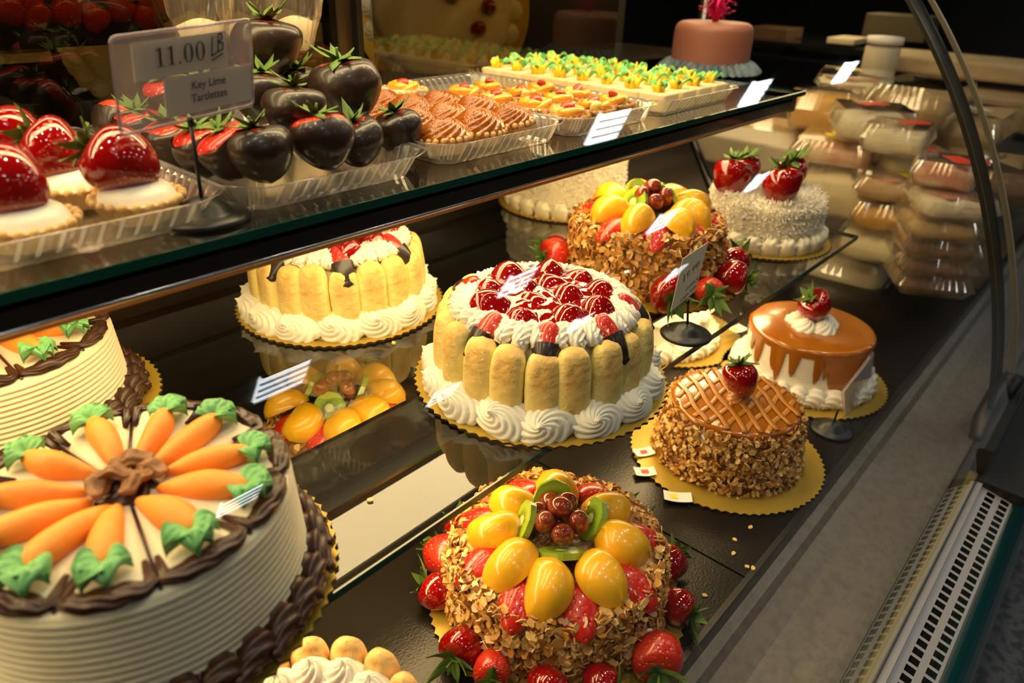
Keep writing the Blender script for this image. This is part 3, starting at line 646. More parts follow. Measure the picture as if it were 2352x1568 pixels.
cake_board(.949, .55, ZM, .154, 'gold scalloped card under the fruit cake on the middle shelf')
fruit_cake(.949, .55, ZM, 'almond-coated cake topped with peaches, kiwi and grapes on the middle shelf', 21, .113, .094,
           [(199, .072), (240, .082), (278, .068), (320, .07), (0, .07), (45, .075), (95, .07), (150, .07)], [(218, .096), (258, .09), (178, .095), (120, .09), (300, .09), (345, .09), (70, .08)],
           [(165, .034, 60), (75, .030, -65), (320, .034, 65), (20, .03, 70)], GR, tint=(.3, .5, .2))
def coconut_cake(x, y, z, label, seed, R, H, toppers):
    r = random.Random(seed); z += .0035; t = thing('coconut_cake', L(x, y, z), label, 'cake')
    b = MB(); b.lathe([(.0001, .001), (R, .001), (R+.004, .012), (R+.003, H*.5), (R, H-.012), (R-.01, H), (.0001, H+.002)], 64, rf=lambda a, rr, zz: 1+.03*nz(math.cos(a)*3, math.sin(a)*3, zz*40)); b.build('cake_body', K['creamy'], t)
    coconut(t, R, H, 7000, seed)
    for px, py, pz, a in ring(22, R+.008, .0):
        link(shell_mesh('cw%d' % (round(a*9) % 3), .030, .016, .017, 7, K['creamy'], nm='cream_shell'), 'cream_shell', t, M=T(px, py, pz) @ RZ(a+r.uniform(-.1, .1)) @ RY(D2(-20)) @ S(1, 1.15, 1.25))
    for i, (bx, by, ln, d) in enumerate(toppers): 
        strawberry(t, (bx, by, H+ln*.40), d, ln, v=i % 4, m=K['glaze'], name='strawberry', spin=i, csize=1.1)
    for bx, by, a in ((-.02, .02, .4), (.035, .01, 2.2), (.0, .04, 1.2)):
        b = MB(); b.grid(lambda u, w: ((w-.5)*.016*(1-.5*u*u), .002*math.sin(PI*w), .036*u), 8, 6); b.grid(lambda u, w: ((w-.5)*.016*(1-.5*u*u), -.002*math.sin(PI*w), .036*u), 8, 6, flip=True); b.build('chocolate_leaf', K['choc'], t, M=T(bx, by, H) @ RZ(a) @ RX(.3))
    return t
cake_board(1.262, .492, ZM, .125, 'gold scalloped card under the front coconut cake')
coconut_cake(1.262, .492, ZM, 'shaggy white coconut cake crowned with glossy strawberries at the right end of the middle shelf', 31, .094, .082,
             [(-.058, .050, .072, (-.2, 0, -1)), (.020, .062, .064, (.2, .1, -1)), (-.046, -.040, .070, (-.3, -.3, -1)), (.056, -.010, .068, (.4, .1, -1))])
cake_board(1.165, .875, ZM, .14, 'gold scalloped card under the rear coconut cake')
coconut_cake(1.165, .875, ZM, 'coconut cake at the back, its top hidden by the upper shelf', 32, .112, .10, [(-.04, -.03, .045, (0, 0, -1)), (.06, -.02, .045, (.2, 0, -1)), (0, .06, .045, (0, 0, -1))])
# ------------------------------------------------------------------ deck
cake_board(.492, .346, ZD, .1475, 'gold scalloped card under the front fruit cake on the bottom deck')
FP = [(95, .064), (40, .062), (138, .070), (337, .064), (180, .074), (292, .07), (213, .084), (249, .08)]
FS = [(68, .09), (8, .092), (116, .094), (158, .095), (315, .095), (196, .1), (231, .1), (270, .1)]
fruit_cake(.492, .350, ZD, 'almond-coated cake ringed by strawberries, with peaches, kiwi and grapes, on the bottom deck', 22, .116, .082, FP, FS,
           [(50, .034, -66), (135, .038, 66), (318, .038, -62), (222, .040, -34)], GR, n=3600)
def base_berries(cx, cy_, z, lst, who, grp, seed, R=.134, ln=.050):
    r = random.Random(seed)
    for i, (a, tx) in enumerate(lst):
        q = D2(a); rr = R+r.uniform(-.003, .003); l2 = ln*r.uniform(.88, 1.12); d = Vector((-math.cos(q)*.9, -math.sin(q)*.9, r.uniform(-.2, .15)))
        sd = r.uniform(-1.0, 1.0); d += Vector((-math.sin(q)*sd, math.cos(q)*sd, 0))
        o = strawberry(None, L(cx+rr*math.cos(q), cy_+rr*math.sin(q), z+.0045+l2*.40), d, l2, v=i % 4, m=K['glaze'] if i % 3 else K['berry'], name='strawberry', spin=r.uniform(0, 6), csize=1.3)
        tag(o, tx, 'strawberry', grp)
base_berries(.492, .346, ZD, [(118, 'strawberry by the left rear of the front fruit cake, nearest the glass shelf edge'), (140, 'strawberry with long green leaves at the far left of the front fruit cake'),
    (172, 'dark strawberry at the lower left of the front fruit cake, half under almonds'), (190, 'glazed strawberry at the lower left of the front fruit cake, leaves toward the viewer'),
    (214, 'glazed strawberry at the bottom edge of the picture below the fruit cake'), (238, 'strawberry with leaves to the right at the bottom front of the fruit cake'),
    (266, 'large dark glazed strawberry at the lower right of the fruit cake'), (299, 'strawberry at the right of the front fruit cake, its leaves pointing right'),
    (325, 'big glossy strawberry at the right of the front fruit cake, above the leafy one'), (347, 'strawberry with upright leaves at the right rear of the front fruit cake'), (8, 'strawberry peeking from behind the right side of the front fruit cake'), (100, 'small strawberry hidden behind the left of the front fruit cake')],
    'front fruit cake', 'strawberries around the front fruit cake', 5)
base_berries(.949, .55, ZM, [(130, 'strawberry low at the left of the middle-shelf fruit cake'), (113, 'strawberry behind the left side of the middle-shelf fruit cake'), (226, 'large strawberry just left of the 19.99 sign'),
    (256, 'large heart-shaped strawberry just right of the 19.99 sign'), (283, 'strawberry lying behind the heart-shaped one on the middle shelf'), (308, 'dark strawberry near the right rim of the middle-shelf fruit cake card'), (335, 'small strawberry between the fruit cake and the coconut cake')],
    'middle fruit cake', 'strawberries around the middle-shelf fruit cake', 6, R=.137, ln=.054)
# caramel almond cake
cake_board(.887, .333, ZD, .1435, 'gold scalloped card under the caramel lattice cake, three tags on its left rim')
def nut_cake(x, y, z):
    z += .0035; t = thing('caramel_almond_cake', L(x, y, z), 'cake coated in sliced almonds with caramel lattice top and one glossy strawberry', 'cake'); R, H = .090, .088
    b = MB(); b.lathe([(.0001, .001), (R+.013, .001), (R+.008, H*.5), (R, H-.003), (R-.004, H), (.0001, H+.001)], 64); b.build('cake_body', K['nutbase'], t)
    nuts(t, R, H, 3000, 41, top=.0, tint=(.52, .34, .14), size=(.003, .006), prof=lambda q: R+.014-.014*(q/H)**1.5); 
    b = MB(); b.lathe([(R+.001, H-.002), (R+.002, H+.002), (R-.001, H+.0045), (R-.006, H+.0055), (.0001, H+.006)], 72, rf=lambda a, r_, z_: 1+(.012*math.sin(7*a)+.01*math.sin(13*a+1))*(z_ < H+.003)); b.build('caramel_top', K['car'], t)
    b = MB()
    for s, ang in ((1, .5), (-1, -.35)):
        for k in range(-4, 5):
            o = k*.0225; hl = math.sqrt(max(0, (R-.003)**2-o*o)); pts = [(q*hl, o+.002*math.sin(q*5+k), H+.0068+.0006*s) for q in [j/14*2-1 for j in range(15)]]
            b.tube(pts, .0036, n=16, lobes=5, depth=.2, flat=.2, M=RZ(ang+PI*.12))
    b.build('caramel_lattice', K['carL'], t)
    link(swirl_mesh('cs', .017, .010, 9, 2, .14, K['carL'], nm='caramel_rosette'), 'caramel_rosette', t, M=T(.002, -.002, H+.005))
    strawberry(t, (0, 0, H+.038), (.1, -.25, -1), .060, v=1, m=K['glaze'], csize=1.0, spin=2); return t
nut_cake(.887, .333, ZD)
# caramel topped comb cake
cake_board(1.198, .34, ZD, .144, 'gold scalloped card under the tall caramel-topped cream cake')
def caramel_cake(x, y, z, R=.103, H=.094):
    z += .0035; t = thing('caramel_cream_cake', L(x, y, z), 'white cream cake with smooth caramel poured over the top, a strawberry on cream rosettes', 'cake')
    nr = 20; P = [(.0001, .001)]+[(R-.0011*abs(math.cos(PI*nr*q)), .001+(H-.003)*q) for q in [i/(nr*4) for i in range(nr*4+1)]]+[(R-.004, H), (.0001, H)]
    b = MB(); b.lathe(P, 80); b.build('cream_side', K['cream'], t)
    r = random.Random(3); dr = [(r.uniform(0, 2*PI), r.uniform(.02, .05), r.uniform(.035, .09)) for _ in range(17)]+[(D2(236), .07, .30), (D2(282), .05, .12), (D2(150), .05, .09), (D2(175), .06, .07)]
    def low(a):
        v = .010
        for c, l_, w_ in dr:
            d = abs((a-c+PI) % (2*PI)-PI); v = max(v, .010+l_*max(0, 1-(d/w_)**2)**.45 if d < w_ else v)
        return v
    def fn(u, w):
        a = 2*PI*u; k = w*24
        if k <= 10: q = k/10; rr = (R-.004)*(q); z_ = H+.0055-.002*q**6
        elif k <= 15: q = (k-10)/5; rr = R-.004+.007*math.sin(q*PI/2); z_ = H+.0035-.006*(1-math.cos(q*PI/2))
        else: q = (k-15)/9; lo = low(a); rr = R+.003-.0006*q-(0.0035 if q == 1 else 0); z_ = H-.0025-(lo)*q
        return (rr*math.cos(a)*(1 if k else 1), rr*math.sin(a), z_)
    b = MB(); b.grid(fn, 240, 25, True, False); b.build('caramel_glaze', K['car'], t)
    for px, py, pz, a in ring(5, .024, H+.004, .5): link(swirl_mesh('cw', .017, .014, 8, 2.2, .15, K['cream'], peak=.004, nm='cream_rosette'), 'cream_rosette', t, M=T(px, py, pz) @ S(1.25))
    strawberry(t, (0, 0, H+.040), (.7, -.5, -.8), .060, v=2, m=K['glaze'], csize=1.0, spin=1)
    for px, py, pz, a in ring(24, R+.010, .0):
        link(shell_mesh('cv%d' % (round(a*9) % 3), .034, .018, .019, 7, K['cream'], nm='cream_shell'), 'cream_shell', t, M=T(px, py, pz) @ RZ(a+PI/2+.5) @ S(1, 1.1, 1.25))
    return t
caramel_cake(1.202, .345, ZD)
# small cream cake seen under the shelf edge
cake_board(1.174, .60, ZD, .14, 'gold scalloped card behind the sign base, under a piped cream cake')
t = thing('cream_cake', L(1.15, .62, ZD+.0035), 'white piped cream cake low behind the black sign base, under the middle shelf', 'cake')
b = MB(); b.lathe([(.0001, .001), (.1, .001), (.1, .06), (.095, .068), (.0001, .07)], 48); b.build('cake_body', K['cream'], t)
for px, py, pz, a in ring(20, .112, .0): link(shell_mesh('cv0', .034, .018, .019, 7, K['cream'], nm='cream_shell'), 'cream_shell', t, M=T(px, py, pz) @ RZ(a+PI/2+.5) @ S(1, 1.2, 1.3))
for px, py, pz, a in ring(12, .085, .066): link(swirl_mesh('cw', .017, .014, 8, 2.2, .15, K['cream'], peak=.004, nm='cream_rosette'), 'cream_rosette', t, M=T(px, py, pz) @ S(1.1))
# fruit cake glimpsed through the glass shelf
cake_board(.498, .765, ZD, .112, 'gold card of the fruit cake glimpsed through the middle glass shelf')
fruit_cake(.498, .765, ZD, 'fruit cake on the bottom deck glimpsed through the middle glass shelf', 23, .092, .066, [(199, .072), (240, .08), (278, .07), (320, .07), (0, .07), (45, .075), (95, .07), (150, .07)],
           [(218, .08), (258, .08), (178, .08), (120, .08), (300, .08), (345, .08)], [(220, .036, 40), (120, .034, 66), (318, .034, -62)], GR[:6], n=900)
# small ladyfinger cake at the bottom edge
cake_board(.172, .352, ZD, .118, 'gold card under the small ladyfinger cake at the bottom edge')
t = thing('charlotte_cake', L(.172, .352, ZD+.0035), 'small ladyfinger and cream cake cut off by the bottom edge of the picture', 'cake')
b = MB(); b.lathe([(.0001, .001), (.073, .001), (.073, .075), (.066, .083), (.0001, .085)], 40); b.build('cake_body', K['cream'], t)
for i in range(15):
    a = 2*PI*i/15+.14; link(finger_mesh(i % 4, m=K['toast']), 'ladyfinger', t, M=T(.083*math.cos(a), .083*math.sin(a), .001) @ RZ(a+PI/2) @ S(.93, 1.0, 1.17))
for i, (px, py, pz, a) in enumerate(ring(13, .058, .082)): link(swirl_mesh('tr%d' % (i % 3), .0195, .016, 8, 1.6+.4*(i % 3), .16, K['cream'], peak=.006, p=1.7, nm='cream_rosette'), 'cream_rosette', t, M=T(px, py, pz) @ RZ(a) @ RY(.15) @ S(1.05))
b = MB(); b.grid(lambda u, w: (.045*w*math.cos(2*PI*u), .045*w*math.sin(2*PI*u), .092-.004*w*w+.002*nz(w*math.cos(2*PI*u), w*math.sin(2*PI*u), 3, 3)), 40, 10, True, False); b.build('red_glaze', K['gel'], t)
for i, (px, py, pz, a) in enumerate(ring(6, .026, .092)): strawberry(t, (px, py, pz), (px*9, py*9, 1), .036, v=i % 4, m=K['glaze'], leaf=False, name='glazed_strawberry')
# crumbs
def crumb_mesh(v):
    def mk():
        b = MB(); r = random.Random(v); k = 7; q = [(.0042*math.cos(2*PI*j/k)*r.uniform(.6, 1.1), .003*math.sin(2*PI*j/k)*r.uniform(.7, 1.1)) for j in range(k)]; b.prism(q, 0, .0016); return b.mesh('almond_crumb', K['nutA'], smooth=False)
    return cached(('crumb', v), mk)
for i, (px, py, z, tx) in enumerate([(1723, 1212, ZD, 'almond flake on the deck just below the caramel lattice cake card'), (1687, 1240, ZD, 'small almond crumb left of the deck lip, upper of a pair'), (1684, 1272, ZD, 'small almond crumb left of the deck lip, lower of a pair'),
        (1715, 1302, ZD, 'almond flake touching its neighbour by the deck seam'), (1729, 1306, ZD, 'almond flake nearest the deck lip by the seam'), (1618, 1368, ZD, 'brown nut crumb on the bright deck right of the fruit cake'), (1612, 1427, ZD, 'pale flake on the deck right of the fruit cake card'),
        (850, 1150, ZM, 'almond crumb on the glass over the bright lamp reflection'), (904, 789, ZM, 'orange crumb on the glass between the two ladyfinger cakes')]):
    p = atz(px, py, z); o = link(crumb_mesh(i % 4), 'almond_crumb', None, M=T(p.x, p.y, Z0+z+.0004) @ RZ(i*1.7)); tag(o, tx, 'crumb', 'loose almond crumbs')
# tags on boards
def tagcard(px, py, z, rot, label, sw, lift=.0045, w=.030, h=.019):
    p = atz(px, py, z+lift); t = thing('paper_tag', L(p.x, p.y, z+lift), label, 'tag', 'paper tags on the cake cards'); t.rotation_euler = (0, 0, rot)
    b = MB(); b.grid(lambda u, v: ((u-.5)*w, (v-.5)*h, .0015+.006*(2*u-1)**2*.4+.004*u*0), 9, 2); b.grid(lambda u, v: ((u-.5)*w, (v-.5)*h, .001+.006*(2*u-1)**2*.4), 9, 2, flip=True); b.build('card', K['white'], t)
    b = MB(); b.grid(lambda u, v: ((u-.5)*w*.36+(.0 if sw is K['red'] else -.007), (v-.5)*h*.45, .0022+.006*(2*((u-.5)*.36+.5)-1)**2*.4), 5, 2); b.build('printed_patch', sw, t)
tagcard(1478, 1040, ZD, -.55, 'small white tag with a red print, uppermost on the lattice cake card', K['red'])
tagcard(1481, 1085, ZD, -.75, 'small white tag with a red print, below its twin on the lattice cake card', K['red'])
tagcard(1556, 1143, ZD, -.95, 'long white tag with a yellow patch on the front rim of the lattice cake card', K['yel'], w=.038, h=.02)
tagcard(1692, 757, ZD, -.3, 'small tag with a yellow patch beside the piped cream cake', K['yel'], lift=.02, w=.036, h=.026)
# ------------------------------------------------------------------ upper shelf: trays and small pastries
def tray(x0, x1, y0, y1, label, flute=.0125, h=.024, flare=.016):
    t = thing('clear_plastic_tray', L((x0+x1)/2, (y0+y1)/2, ZT+.0006), label, 'tray', None); hw, hd = (x1-x0)/2, (y1-y0)/2
    per = []
    def side(ax, ay, bx, by, nx, ny):
        n = max(4, int(math.hypot(bx-ax, by-ay)/flute))*4
        for i in range(n):
            q = i/n; s = (0, 1, 1, 0)[i % 4]; per.append((ax+(bx-ax)*q, ay+(by-ay)*q, nx, ny, s))
    c = .012
    side(-hw+c, -hd, hw-c, -hd, 0, -1); side(hw-c, -hd, hw, -hd+c, .7, -.7); side(hw, -hd+c, hw, hd-c, 1, 0); side(hw, hd-c, hw-c, hd, .7, .7); side(hw-c, hd, -hw+c, hd, 0, 1); side(-hw+c, hd, -hw, hd-c, -.7, .7)
    side(-hw, hd-c, -hw, -hd+c, -1, 0); side(-hw, -hd+c, -hw+c, -hd, -.7, -.7); N = len(per)
    def fn(u, v):
        ax, ay, nx, ny, s = per[round(u*N) % N]; k = round(v*5)
        off, z = ((-.012, 0), (0, 0), (.003+.0018*s, .006), (flare*.8+.0018*s, h*.92), (flare, h), (flare+.006, h+.001))[k]
        tw = .006*(z/h)   # flutes lean
        return (ax+nx*off-ny*tw, ay+ny*off+nx*tw, z)
    b = MB(); b.grid(fn, N, 6, True, False); b.add([fn(i/N, 0) for i in range(N)], [tuple(range(N))]); b.m = [(1 if (i//5) % 4 == 1 and i % 5 in (2, 3) and i < N*5 else 0) for i in range(len(b.f))]; b.build('fluted_body', [K['clear'], K['clear_streak']], t, smooth=False)
    b = MB(); b.grid(lambda u, v: (lambda p: (p[0], p[1], p[2]+.0007*math.cos(2*PI*v)))(fn(u, 1)), N, 2, True, False)
    pts = [fn(i/N, 1) for i in range(0, N, 2)]; pts.append(pts[0]); b = MB(); b.tube(pts, .0008, 6, cap=False); b.build('rolled_rim', K['acry'], t); return t
tray(.060, .258, .556, .88, 'clear fluted tray of glazed strawberry tartlets at the left of the upper shelf')
tray(.300, .478, .556, .86, 'clear fluted tray heaped with chocolate-dipped strawberries')
tray(.528, .716, .562, .90, 'clear fluted tray of caramel swirl tartlets', flare=.013)
tray(.748, .926, .558, .90, 'clear fluted tray of mandarin and pineapple tartlets', flare=.013)
tray(.965, 1.176, .560, .95, 'clear fluted tray of petit fours')
# caramel tartlets
def caramel_tart(x, y, v, label, R=.031, rot=0, tilt=0):
    t = thing('caramel_tartlet', L(x, y, ZT+.0035), label, 'tartlet', 'caramel swirl tartlets'); t.rotation_euler = (tilt, 0, rot)
    tart_crust(t, R, .017, K['crust'])
    me = swirl_mesh('ct%d' % (v % 4), R*.97, .019+.003*(v % 2), 12, 3.0+.5*(v % 4), .13, K['carS'], nr=36, peak=.005, lean=(.009, -.004), p=2.8, nm='caramel_swirl')
    link(me, 'caramel_swirl', t, M=T(0, 0, .0155)); return t
TC = [(.557, .592), (.621, .600), (.684, .606), (.566, .655), (.630, .662), (.694, .672), (.556, .720), (.622, .724), (.690, .735), (.562, .784), (.628, .790)]
for i, (x, y) in enumerate(TC):
    row, c = divmod(i, 3); caramel_tart(x, y, i, 'caramel swirl tartlet, %s row from the front, %s from the left' % (ORD[row], ORD[c]), rot=i*1.9, tilt=.12*((i % 3)-1))
# fruit tartlets
def fruit_tart(x, y, v, label, crust=None, R=.030, z=0, topv=0):
    t = thing('fruit_tartlet', L(x, y, ZT+.0035+z), label, 'tartlet', 'fruit tartlets'); t.rotation_euler = (0, 0, v*1.1)
    tart_crust(t, R, .016, crust or K['crustD']); b = MB(); b.grid(lambda u, w: (R*.88*w*math.cos(2*PI*u), R*.88*w*math.sin(2*PI*u), .015+.006*(1-w*w)), 24, 6, True, False); b.build('custard', K['creamy'], t)
    def seg():
        b = MB()
        def fn(u, w):
            a = -1.2+2.4*u; s = math.sin(PI*min(1, max(0, u)))**.5; return (.013*math.cos(a)+.0065*s*math.cos(2*PI*w)*math.cos(a)-.012, .016*math.sin(a)+.0065*s*math.cos(2*PI*w)*math.sin(a), .0055*s*math.sin(2*PI*w))
        b.grid(fn, 16, 12, False, True); return b.mesh('mandarin_segment', K['orange'])
    sm = cached('seg', seg)
    link(sm, 'mandarin_segment', t, M=T(.012, -.004, .023) @ S(1.15)); link(sm, 'mandarin_segment', t, M=T(-.006, -.014, .023) @ RZ(-1.9) @ S(1.15)); link(sm, 'mandarin_segment', t, M=T(0, .014, .022) @ RZ(1.4) @ RX(.3) @ S(1.05))
    b = MB(); b.prism([(-.004, -.009), (.012, -.006), (.012, .006), (-.004, .009)], 0, .009); b.build('pineapple_piece', K['pine'], t, M=T(-.014, .004, .018) @ RY(-.3))
    link(half_berry_mesh(v % 3), 'strawberry_half', t, M=T(0, 0, .027) @ RZ(v*2.1) @ RY(.3*(v % 3)) @ S(.026, .022, .022)); return t
TF = [(.778, .592), (.842, .596), (.902, .604), (.790, .655), (.852, .662), (.906, .672), (.778, .720), (.842, .728), (.902, .738), (.786, .79), (.85, .80)]
for i, (x, y) in enumerate(TF):
    row, c = divmod(i, 3); fruit_tart(x, y, i, 'mandarin and pineapple tartlet, %s row from the front, %s from the left' % (ORD[row], ORD[c]))
p = atz(1080, 205, ZT); fruit_tart(.735, .868, 3, 'pale tartlet with a red strawberry wedge standing alone behind the caramel swirls', K['crust'], R=.034, z=.002)
fruit_tart(.655, .868, 5, 'tartlet with pineapple and strawberry just behind the caramel swirls', K['crust'], R=.032)
# petit fours
def petit_four():
    t = thing('petit_four', L(0, 0, 0), 'x', 'petit four', 'petit fours with yellow flowers')
    b = MB(); s, h, e = .0235, .026, .003
    def fn(u, w):
        a = 2*PI*u; p = 8; c, s_ = math.cos(a), math.sin(a); q = (abs(c)**p+abs(s_)**p)**(-1/p); k = w*9
        if k < 1: return (0, 0, 0)
        if k < 2: rr, z = .97, 0
        elif k < 4: rr, z = 1, .002+(h-.006)*(k-2)/2
        elif k < 8: g = (k-4)/4*PI/2; rr, z = 1-.13*(1-math.cos(g)), h-.004+.004*math.sin(g)
        else: rr, z = 0, h+.0006
        return (s*q*rr*c, s*q*rr*s_, z)
    b.grid(fn, 40, 10, True, False); b.build('fondant_cube', K['petit'], t)
    b = MB()
    for k in range(5):
        a = 2*PI*k/5; b.tube([(.003*math.cos(a), .003*math.sin(a), 0), (.006*math.cos(a), .006*math.sin(a), .005), (.009*math.cos(a), .009*math.sin(a), .009+.002*(k % 2))], lambda q: .0042*(1-.75*q), 8)
    b.tube([(0, 0, 0), (0, 0, .008), (.001, 0, .014)], lambda q: .005*(1-.85*q), 8); b.build('yellow_flower', K['yellow'], t, M=T(-.005, 0, h) @ S(1.25))
    b = MB()
    for a in (0.1, 2.0, 3.9):
        b.grid(lambda u, w, a=a: ((.004+.014*u)*math.cos(a)-.006*math.sin(PI*min(1, u+.1))*(2*w-1)*math.sin(a), (.004+.014*u)*math.sin(a)+.006*math.sin(PI*min(1, u+.1))*(2*w-1)*math.cos(a), .004+.008*math.sin(PI*u*.8)+.002*math.cos(9*w)), 6, 9)
    b.build('green_leaf', K['greenB'], t, M=T(.004, 0, h) @ S(1.15)); return t
pf = petit_four(); first = True; r = random.Random(4)
for j in range(8):
    for i in range(4):
        if first: o = pf; first = False
        else:
            o = pf.copy(); COL.objects.link(o)
            for ch in pf.children:
                c = ch.copy(); COL.objects.link(c); c.parent = o
                if ch.name.startswith(('yellow', 'green')): c.matrix_basis = ch.matrix_basis @ RZ(r.uniform(0, 6)) @ S(r.uniform(.95, 1.25))
        o.location = L(1.002+i*.0525-.0, .588+j*.0475, ZT+.003)
        o['label'] = 'square petit four with yellow flower, %s row from the front, %s from the left' % (ORD[j], ORD[i])
# glazed strawberry tartlets on the left tray
def berry_tart(x, y, v, label, ln=.056, d=(.3, -.45, -.5), lift=.033):
    t = thing('strawberry_tartlet', L(x, y, ZT+.0035), label, 'tartlet', 'glazed strawberry tartlets'); tart_crust(t, .034, .018, K['crust'])
    b = MB(); b.grid(lambda u, w: (.030*w*math.cos(2*PI*u), .030*w*math.sin(2*PI*u), .017+.017*math.sqrt(max(0, 1-w*w))), 32, 12, True, False); b.build('cream_mound', K['cream'], t)
    o = strawberry(t, (-.004, .006, lift+.012), d, ln, v=v % 4, m=K['glaze'], csize=.95, spin=v, wide=1.05)
    return t
TA = [(.222, .594, (.62, -.62, -.55), 'glazed strawberry tartlet at the front right corner of the left tray'), (.140, .588, (.62, -.62, -.55), 'glazed strawberry tartlet at the front of the left tray, second from its right corner'),
      (.200, .667, (.62, -.62, -.55), 'glazed strawberry tartlet in the second row behind the corner one'), (.128, .662, (.62, -.62, -.55), 'glazed strawberry tartlet in the second row near the left edge'),
      (.192, .738, (.62, -.62, -.55), 'glazed strawberry tartlet in the third row of the left tray, right one'), (.118, .735, (.62, -.62, -.55), 'glazed strawberry tartlet in the third row of the left tray, left one'), (.185, .81, (.62, -.62, -.55), 'glazed strawberry tartlet in the rearmost row, right one'), (.112, .81, (.62, -.62, -.55), 'glazed strawberry tartlet in the rearmost row, left one')]
for i, (x, y, d, tx) in enumerate(TA): berry_tart(x, y, i, tx, d=d, ln=.058 if i < 2 else .052)
# chocolate dipped strawberries: (px, py, depth, length, tip direction, coat start, label)
CB = [(600, 352, .580, .054, (.1, -.2, -1), .03, 'dipped strawberry at the front left of the heap, fully coated'), (742, 322, .578, .056, (.05, -.2, -1), .17, 'dipped strawberry at the front centre with red shoulders and bright leaves'),
      (822, 322, .602, .050, (.3, 0, -1), .03, 'dipped strawberry tucked between the front centre one and the right-hand one'), (915, 302, .610, .052, (.2, -.1, -1), .03, 'round dipped strawberry at the right end of the heap'),
      (678, 258, .625, .056, (-.1, -.1, -1), .06, 'dipped strawberry in the middle of the heap with a broad green crown'), (795, 205, .665, .072, (.15, -.1, -1), .07, 'largest dipped strawberry on top of the heap at the right'),
      (615, 108, .74, .066, (-.1, 0, -1), .08, 'dipped strawberry standing highest at the back, beside the sign'), (470, 345, .640, .052, (.3, -.1, -1), .22, 'dipped strawberry behind the sign pole with an orange-red shoulder'),
      (533, 348, .605, .052, (.45, -.2, -1), .25, 'dipped strawberry right of the sign pole, red on its left half'), (605, 222, .70, .058, (-.1, 0, -1), .05, 'dipped strawberry half hidden behind the right edge of the sign'),
      (400, 330, .72, .055, (.2, 0, -1), .15, 'dipped strawberry low behind the lower edge of the sign'), (330, 320, .80, .055, (.1, 0, -1), .2, 'dipped strawberry far behind the lower left corner of the sign'), (268, 290, .86, .05, (-.8, -.2, -.5), .5, 'red strawberry with light leaves left of the sign'),
      (395, 230, .80, .055, (.2, 0, -1), .3, 'strawberry seen through the clear left part of the sign'), (480, 235, .78, .055, (.2, 0, -1), .2, 'strawberry hidden behind the sign card'), (690, 200, .74, .05, (.1, 0, -1), .12, 'dipped strawberry behind the two big ones, only its leaves showing')]
for i, (px, py, Y, ln, d, cs, tx) in enumerate(CB):
    p = aty(px, py, Y); p.z = max(p.z, ZT+.004+ln*.42)
    o = strawberry(None, L(*p), d, ln, v=i % 4, m=K['berry'], name='dipped_strawberry', spin=i*1.1, wide=1.1, choc=cs*.9 if cs > .12 else .0, csize=.85); tag(o, tx, 'strawberry', 'chocolate-dipped strawberries')
# pink cake
pc = aty(1657, 172, .80); zb = ZT+.001
t = thing('blue_paper_base', L(1.532, .785, ZT+.0005), 'blue ruffled paper base under the pink cake', 'cake base')
b = MB()
b.grid(lambda u, w: ((.055+.052*w+.006*w*math.sin(38*PI*u*2))*math.cos(2*PI*u), (.055+.052*w+.006*w*math.cos(38*PI*u*2))*math.sin(2*PI*u), .002+.018*math.sin(PI*w)+.004*w*math.sin(76*PI*u)), 300, 8, True, False)
b.lathe([(.0001, 0), (.1, 0), (.1, .004), (.0001, .006)], 40); b.build('ruffle', K['blue'], t)
t = thing('pink_cake', L(1.532, .785, ZT+.008), 'small smooth pink fondant cake with magenta tinsel on top', 'cake'); R, H = .082, .088
b = MB(); b.lathe([(.0001, .0), (R, .0)]+[(R+.001-.0*i, .01+i*.01) for i in range(6)]+[(R-.018*(1-math.cos(q)), H-.018+.018*math.sin(q)) for q in [j/10*PI/2 for j in range(11)]]+[(.0001, H)], 60); b.build('fondant_cover', K['fondant'], t)
b = MB(); r = random.Random(2)
for i in range(70):
    a = r.uniform(0, 2*PI); s = r.uniform(.3, 1); e = r.uniform(.02, .05)*s; hh = r.uniform(.02, .085)*(1.3-s)
    pts = [(e*q*1.2*math.cos(a), e*q*1.2*math.sin(a), H+.002+hh*math.sin(q*PI*.75)*1.2+.004*math.sin(q*14)) for q in [j/12 for j in range(13)]]; b.tube(pts, .0009, 5, flat=.4)
b.tube([(0, 0, H-.002), (0, 0, H+.05)], .007, 8); b.build('tinsel_topper', K['tinsel'], t)
# ------------------------------------------------------------------ signs
def strokes(par, name, segs, w, M_, m=None):
    b = MB()
    for s in segs:
        for i in range(len(s)-1):
            (ax, ay), (bx, by) = s[i], s[i+1]; d = Vector((bx-ax, by-ay)); n = Vector((-d.y, d.x)).normalized()*w/2; e = d.normalized()*w*.3
            b.add([(ax-n.x-e.x, ay-n.y-e.y, 0), (bx-n.x+e.x, by-n.y+e.y, 0), (bx+n.x+e.x, by+n.y+e.y, 0), (ax+n.x-e.x, ay+n.y-e.y, 0)], [(0, 1, 2, 3)])
    return b.bake(M_).build(name, m or K['ink'], par, smooth=False)
def ell(cx, cy2, rx, ry, wt, b, n=32):
    P = []
    for i in range(n):
        a = 2*PI*i/n; P.append((cx+rx*math.cos(a), cy2+ry*math.sin(a), 0)); tx = rx-wt*(.35+.65*abs(math.cos(a))); ty = ry-wt*.35; P.append((cx+tx*math.cos(a), cy2+ty*math.sin(a), 0))
    b.add(P, [(2*i, (2*i+2) % (2*n), (2*i+3) % (2*n), 2*i+1) for i in range(n)])
